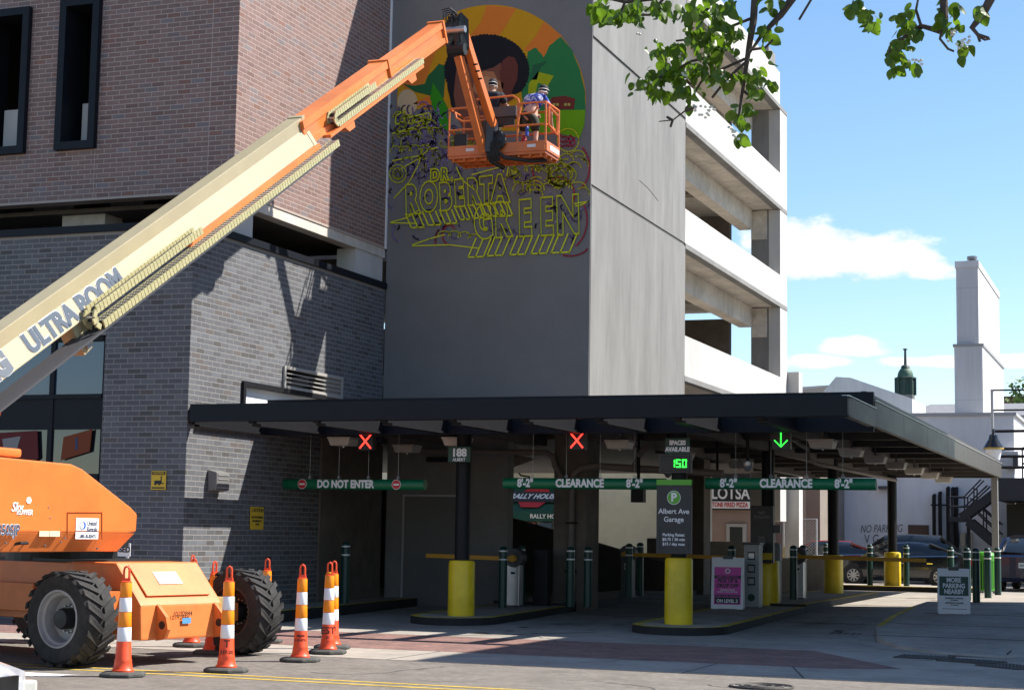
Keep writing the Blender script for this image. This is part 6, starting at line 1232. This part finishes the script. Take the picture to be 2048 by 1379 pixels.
# ------------------------------------------------------------ traffic cones
def make_cone():
    o = thing('traffic_cone', '', 'traffic cone', 'tall orange channelizer cones around the lift')
    MB().lathe([(.255, 0), (.265, .01), (.265, .035), (.235, .055), (.12, .058)], (0, 0, 0), n=8, ref=(cos(pi/8), sin(pi/8), 0)).build('base', base_rub, o, bevel=.004)
    MB().lathe([(.125, .058), (.125, .075), (.108, .095), (.096, .17), (.098, .185), (.090, .20), (.082, .39), (.078, .40), (.063, .89), (.060, 1.06), (.045, 1.068), (.0, 1.07)], (0, 0, 0), n=28).build('body', cone_o, o, smooth=True)
    for z0, z1, mt, r0, r1 in ((.395, .552, cone_w, .0805, .0755), (.558, .718, cone_a, .0755, .0705), (.724, .882, cone_w, .0705, .0655), (.888, 1.05, cone_a, .0655, .0622)):
        MB().lathe([(r0, z0), (r0+.0015, z0+.003), (r1+.0015, z1-.003), (r1, z1)], (0, 0, 0), n=28).build('band', mt, o, smooth=True)
    b = MB(); b.tube([(-.03, 0, 1.065), (-.03, 0, 1.19), (-.022, 0, 1.218), (0, 0, 1.232), (.022, 0, 1.218), (.03, 0, 1.19), (.03, 0, 1.065)], .013, n=8); b.box(-.045, .045, -.02, .02, 1.065, 1.10); b.build('handle', cone_o, o, smooth=True)
    return o
C0 = None; rq = random.Random(5)
cl = [((245, 1352, 0), 'cone standing between the front wheel of the lift and the yellow line', ()), ((452, 1343, 0), 'cone stencilled 517-20 in front of the muddy far wheel of the lift', (('T', .33, .12), ('517-20', .235, .055))), ((600, 1322, 0), 'cone stencilled with a seven digit number on open asphalt', (('MARK', .33, .04), ('517-4731', .275, .04))), ((655, 1307, 0), 'cone with a yellow tag on its handle stencilled est', (('EST', .31, .13), ('51', .22, .05))), ((664, 1297, 0), 'cone hidden close behind the tagged cone stencilled est', (('B', .33, .12), ('4731', .27, .05))), ((530, 1285, 0), 'cone standing on the brick strip just past the muddy far wheel', (('517-20', .24, .05),)),
      ((386, 1110, 1.24), 'farther of two cones behind the nose of the lift chassis', ()), ((389, 1117, 1.24), 'nearer of two cones behind the nose of the lift chassis', ()), ((430, 1121, 1.24), 'cone hidden behind the muddy far wheel with only its top showing', ())]
for (x, y, z), lab, st in cl:
    q = at(x, y, Z=z)
    if C0 is None: C0 = make_cone(); o = C0
    else: o = copy_tree(C0)
    o.location = (q.x, q.y, .0 if q.y < 20.7 else .008); o.rotation_euler.z = radians(rq.choice((75, 20, 15, 10, 25, 70)) if len(st) < 2 else 12); o['label'] = lab
    dv = Vector((-q.x, -q.y, 0)).normalized(); sx = Vector((-dv.y, dv.x, 0)); a = -o.rotation_euler.z
    rot = Matrix.Rotation(a, 3, 'Z')
    for t, zz, s in st: text('stencil', t, s, inkblack, o, rot @ (dv*(.098 if zz > .2 else .105)+Vector((0, 0, zz))), rot @ sx, ZA, bold=.002, depth=.003)
    if 'tag' in lab and 'est' == lab[-3:] and 'hidden' not in lab:
        b = MB(); b.tube([rot @ Vector((.035*cos(i*pi/5), .03*sin(i*pi/5), 1.09)) for i in range(10)], .008, n=5, closed=True); b.beam((-.03, -.03, 1.09), (-.06, -.04, 1.05), .015, .004); b.build('tag', signyellow, o)
# ------------------------------------------------------------ silver car at the kerb side, nose just in view
silver = mat('silver_car_paint', (.62, .63, .66), .22, metal=.3, coat=.6)
car('parked_car', 'silver car whose nose reaches into the street beside the white marking', (-9.57, 9.1, .0), radians(180), silver, *SED, 4.82, 1.82, (-1.45, 1.35), .33)
p, n = plate('notice_sign', None, None, (at(236, 1108, Y=22.6).x, 22.6, 1.33), XA, .44, .20, white_p); nx_ = p.location.x; NX = at(236, 1108, Y=22.6).x
tag(p, 'white closed notice board behind the lift chassis', 'sign'); text('lettering', 'CLOSED', .12, inkblack, p, (NX, 22.591, 1.33), XA, ZA, bold=.004)
b = MB(); b.beam((NX-.15, 22.63, 0), (NX-.15, 22.63, 1.25), .04, .04); b.beam((NX+.15, 22.63, 0), (NX+.15, 22.63, 1.25), .04, .04); b.box(NX-.3, NX+.3, 22.4, 22.8, .01, .04); b.build('stand', galv, p)

# ------------------------------------------------------------ pear tree over the pavement, its branch ends hanging into view
TR = thing('pear_tree', 'flowering pear tree with leafy branch tips hanging over the street', 'tree')
bark = mat('grey_brown_bark', (.075, .055, .045), .9, var=.3, scale=14, bump=.4, bscale=40)
TY = 11.6
def tp(x, y, dy=0): return at(x, y, Y=TY+dy)
b = MB(); trunk = [(2.2, 12.2, 0), (2.15, 12.15, 1.5), (2.0, 12.0, 3.0), (1.7, 11.9, 4.3), (1.2, 11.8, 5.6), (.8, 11.8, 7.0), (.6, 11.8, 8.6)]
b.tube([Vector(p_) for p_ in trunk], [.2, .17, .15, .13, .10, .07, .03], n=14); b.build('trunk', bark, TR, smooth=True)
LIMB = [[(1.7, 11.9, 4.3), (.6, 11.8, 5.6), tuple(tp(1640, -130)), tuple(tp(1512, -40)), tuple(tp(1507, 40)), tuple(tp(1497, 100)), tuple(tp(1490, 150)), tuple(tp(1482, 200)), tuple(tp(1476, 245))],
        [(1.2, 11.8, 5.6), tuple(tp(1700, -140, .2)), tuple(tp(1600, -25, .2)), tuple(tp(1562, 30, .15)), tuple(tp(1525, 68, .1)), tuple(tp(1500, 105))],
        [(1.2, 11.8, 5.6), (.5, 11.4, 6.0), tuple(tp(1560, -120, -.3)), tuple(tp(1420, -40, -.3)), tuple(tp(1330, -6, -.3)), tuple(tp(1250, 4, -.3)), tuple(tp(1192, -8, -.3))],
        [(1.5, 11.85, 4.9), tuple(tp(2010, -60, .1)), tuple(tp(1888, -30, .1)), tuple(tp(1888, 40, .1)), tuple(tp(1878, 62, .1)), tuple(tp(1842, 52, .1)), tuple(tp(1806, 76, .1)), tuple(tp(1790, 108, .1))],
        [(1.5, 11.85, 4.9), tuple(tp(2040, -40, -.1)), tuple(tp(1990, -20, -.1)), tuple(tp(1966, 28, -.1)), tuple(tp(1944, 56, -.1)), tuple(tp(1956, 70, -.1)), tuple(tp(1978, 76, -.1))]]
for L_ in LIMB: b = MB(); k_ = len(L_); b.tube([Vector(p_) for p_ in L_], [.055*(1-i/k_)**1.6+.006 for i in range(k_)], n=8); b.build('limb', bark, TR, smooth=True)
TW_ = [[(1490, 118), (1445, 138), (1402, 164), (1386, 192), (1370, 222), (1346, 240), (1318, 243)], [(1505, 36), (1450, 58), (1402, 76), (1352, 82)], [(1440, 110), (1384, 122), (1332, 150), (1292, 165)], [(1492, 124), (1452, 160), (1424, 196)], [(1420, 14), (1392, 40), (1372, 50)], [(1496, 100), (1530, 96), (1546, 80)], [(1344, 240), (1334, 234)], [(1345, 241), (1341, 254)], [(1484, 180), (1500, 192), (1508, 196)],
       [(1806, 76), (1782, 86), (1776, 130)], [(1888, 40), (1880, 78), (1896, 98), (1908, 103)], [(1944, 56), (1956, 72), (1970, 80), (1980, 78)], [(1842, 52), (1832, 20), (1836, 0)], [(1955, 68), (1960, 84)], [(1250, 4), (1240, 30), (1226, 40)], [(1600, -25), (1625, -5), (1598, 40)], [(1330, -6), (1300, 30), (1262, 30)], [(1372, 222), (1392, 214)]]
for L_ in TW_: b = MB(); dy = -.3 if L_[0][0] < 1340 and L_[0][1] < 40 else 0; b.tube([tp(x, y, dy+.02*i) for i, (x, y) in enumerate(L_)], [.011-.0012*i for i in range(len(L_))], n=6); b.build('twig', bark, TR)
def leaf_mat():
    M = bpy.data.materials.new('glossy_leaf'); M.use_nodes = True; nt = M.node_tree; N = nt.nodes.new; L = nt.links.new; pb = nt.nodes['Principled BSDF']; out = nt.nodes['Material Output']
    oi = N('ShaderNodeObjectInfo'); rp = N('ShaderNodeValToRGB'); L(oi.outputs['Random'], rp.inputs[0]); rp.color_ramp.elements[0].color = (.05, .095, .010, 1); rp.color_ramp.elements[1].color = (.13, .19, .018, 1)
    L(rp.outputs[0], pb.inputs['Base Color']); pb.inputs['Roughness'].default_value = .38; tr = N('ShaderNodeBsdfTranslucent'); tr.inputs[0].default_value = (.16, .30, .012, 1); mx = N('ShaderNodeMixShader'); mx.inputs[0].default_value = .42; L(pb.outputs[0], mx.inputs[1]); L(tr.outputs[0], mx.inputs[2]); L(mx.outputs[0], out.inputs[0]); return M
leafm = leaf_mat(); LM = []
for k_ in range(6):
    rr_ = random.Random(k_); vs = [(0, 0, 0)]; n_ = 18; cup = rr_.uniform(-.012, .03)
    ring = []
    for i in range(n_):
        t = i/n_*2*pi; x = .041*sin(t)*(1.03+.03*rr_.uniform(-1, 1)); y = .045-.046*cos(t)+.016*max(0, -cos(t))**8; ring.append((x, y, cup*(abs(x)/.04)**1.5+rr_.uniform(-.0015, .0015)-.010*((y-.04)/.05)**2))
    vs = [(0, .045, -.006+cup*.2)]+ring; me = bpy.data.meshes.new('leaf'); me.from_pydata(vs, [], [(0, 1+i, 1+(i+1) % n_) for i in range(n_)]); me.materials.append(leafm); me.polygons.foreach_set('use_smooth', [True]*n_); LM.append(me)
rl = random.Random(21); nleaf = 0
CLU = [(1195, 12, 22, 14, 13, -.3), (1235, 25, 18, 12, 10, -.3), (1270, 15, 20, 14, 10, -.3), (1320, 12, 20, 14, 10, -.3), (1380, 20, 24, 16, 10, -.1), (1420, 40, 26, 20, 13, 0), (1390, 70, 22, 18, 11, 0), (1430, 85, 28, 18, 13, 0), (1320, 100, 16, 12, 6, 0), (1355, 95, 14, 12, 5, 0), (1345, 140, 20, 16, 11, 0), (1290, 155, 22, 16, 10, 0), (1310, 182, 18, 10, 6, 0), (1390, 135, 24, 16, 11, 0), (1370, 180, 24, 16, 11, 0), (1440, 150, 22, 18, 11, 0), (1500, 150, 24, 18, 13, 0), (1510, 180, 14, 10, 4, 0), (1475, 225, 16, 16, 7, 0), (1500, 215, 10, 8, 2, 0), (1480, 270, 6, 12, 2, 0), (1470, 60, 20, 20, 8, 0), (1530, 60, 16, 20, 6, .1), (1540, 160, 10, 8, 2, 0), (1450, 10, 30, 12, 10, 0), (1540, 10, 20, 12, 5, .1),
       (1715, 8, 14, 10, 6, .1), (1740, 35, 16, 12, 7, .1), (1812, 30, 14, 14, 6, .1), (1822, 55, 18, 12, 7, .1), (1800, 85, 16, 14, 6, .1), (1786, 105, 14, 12, 6, .1), (1784, 132, 8, 8, 3, .1), (1822, 132, 8, 10, 2, .1), (1905, 50, 12, 14, 5, .1), (1915, 12, 10, 10, 2, .1), (1962, 18, 14, 10, 3, -.1), (1925, 92, 8, 10, 2, .1), (1880, 20, 10, 16, 3, .1)]
for cx, cy, rx, ry, n_, dy in CLU:
    for i in range(n_):
        p_ = tp(rl.gauss(cx, rx*.55), rl.gauss(cy, ry*.55), dy+rl.uniform(-.22, .22)); o = bpy.data.objects.new('leaf', LM[rl.randrange(6)]); COL.objects.link(o); o.parent = TR; o.location = p_
        o.rotation_euler = (rl.uniform(-2.4, -.7), rl.uniform(-.9, .9), rl.uniform(-pi, pi)); s_ = rl.uniform(.62, 1.1); o.scale = (s_, s_, s_); nleaf += 1
V = []; F = []
for cx, cy, rx, ry, n_, dy in CLU:
    for i in range(n_+2):
        p_ = tp(rl.gauss(cx, rx*.8), rl.gauss(cy, ry*.8), dy+rl.uniform(-.3, .3)); src = LM[rl.randrange(6)]; s_ = rl.uniform(.45, .9); q_ = Matrix.Rotation(rl.uniform(-pi, pi), 3, 'Z') @ Matrix.Rotation(rl.uniform(-2.4, -.7), 3, 'X'); k0 = len(V)
        V += [tuple(p_+q_ @ v.co*s_) for v in src.vertices]; F += [tuple(k0+j for j in pl.vertices) for pl in src.polygons]
me = bpy.data.meshes.new('small_leaf'); me.from_pydata(V, [], F); me.materials.append(leafm); o = bpy.data.objects.new('small_leaf', me); COL.objects.link(o); o.parent = TR; o['kind'] = 'stuff'
b = MB()
for cx, cy in ((1300, 172), (1272, 168), (1420, 218), (1410, 226), (1395, 215), (1440, 160), (1466, 262), (1478, 268), (1506, 190), (1370, 150), (1360, 105), (1900, 70), (1925, 95), (1930, 80), (1835, 120), (1280, 60)):
    for i in range(6): b.ell(tp(cx+rl.gauss(0, 7), cy+rl.gauss(0, 6), rl.uniform(-.1, .1)), .012, .012, .010, 6, 4)
b.build('blossom', mat('white_petal', (.75, .74, .68), .7), TR, kind='stuff')
V = []; F = []
for i in range(2600):
    a = rl.uniform(0, 2*pi); r_ = sqrt(rl.random())*3.0; c = Vector((1.2+r_*cos(a), 12.2+r_*sin(a)*.9, rl.uniform(6.6, 10.2)-.14*r_*r_*.6))
    if c.z < 6.3: continue
    q = Matrix.Rotation(rl.uniform(0, 6.28), 3, 'Z') @ Matrix.Rotation(rl.uniform(-1.2, 1.2), 3, 'X'); k0 = len(V); V += [tuple(c+q @ Vector(v)*rl.uniform(.8, 1.3)) for v in ((0, -.05, 0), (.045, 0, .01), (0, .06, 0), (-.045, 0, .01))]; F.append((k0, k0+1, k0+2, k0+3))
me = bpy.data.meshes.new('crown'); me.from_pydata(V, [], F); me.materials.append(leafm); o = bpy.data.objects.new('crown', me); COL.objects.link(o); o.parent = TR; o['kind'] = 'stuff'
# far tree at the right edge
FT = thing('far_tree', 'light green leafy tree beyond the brown block at the right', 'tree'); fy_ = 104; q = at(2052, 860, Y=fy_)
MB().cyl((q.x+1.2, fy_, 0), (q.x+1.2, fy_, q.z), .3, .2, n=10).build('trunk', bark, FT)
V = []; F = []; zc_ = pz(2048, 830, fy_)
for i in range(3200):
    u_ = Vector((rl.gauss(0, 1), rl.gauss(0, 1), rl.gauss(0, 1))).normalized(); rr_ = rl.random()**.4; n1 = 1+.35*sin(u_.x*5+2)*sin(u_.z*6)*cos(u_.y*4)
    c = Vector((q.x+1.4, fy_, zc_))+Vector((u_.x*2.6, u_.y*2.2, u_.z*2.3))*rr_*n1; m_ = Matrix.Rotation(rl.uniform(0, 6.28), 3, 'Z') @ Matrix.Rotation(rl.uniform(-1.3, 1.3), 3, 'X'); k0 = len(V); s_ = rl.uniform(.10, .2); V += [tuple(c+m_ @ Vector(v)*s_) for v in ((0, -1, 0), (.8, 0, .2), (0, 1, 0), (-.8, 0, .2))]; F.append((k0, k0+1, k0+2, k0+3))
me = bpy.data.meshes.new('crown'); me.from_pydata(V, [], F); me.materials.append(mat('spring_foliage', (.10, .17, .03), .7, var=.3, scale=2)); o = bpy.data.objects.new('crown', me); COL.objects.link(o); o.parent = FT
# ------------------------------------------------------------ stand every thing's Empty at the base of its parts
bpy.context.view_layer.update()
for o in [q for q in bpy.data.objects if q.type == 'EMPTY' and q.parent is None and q.location.length < 1e-6]:
    st = list(o.children); lo = Vector((1e9,)*3); hi = Vector((-1e9,)*3)
    while st:
        c = st.pop(); st += list(c.children)
        if c.type == 'MESH':
            for v in c.bound_box:
                w = c.matrix_world @ Vector(v); lo = Vector(map(min, lo, w)); hi = Vector(map(max, hi, w))
    if hi.x < lo.x: continue
    base = Vector(((lo.x+hi.x)/2, (lo.y+hi.y)/2, lo.z)); o.location = base
    for c in o.children: c.location = c.location-base
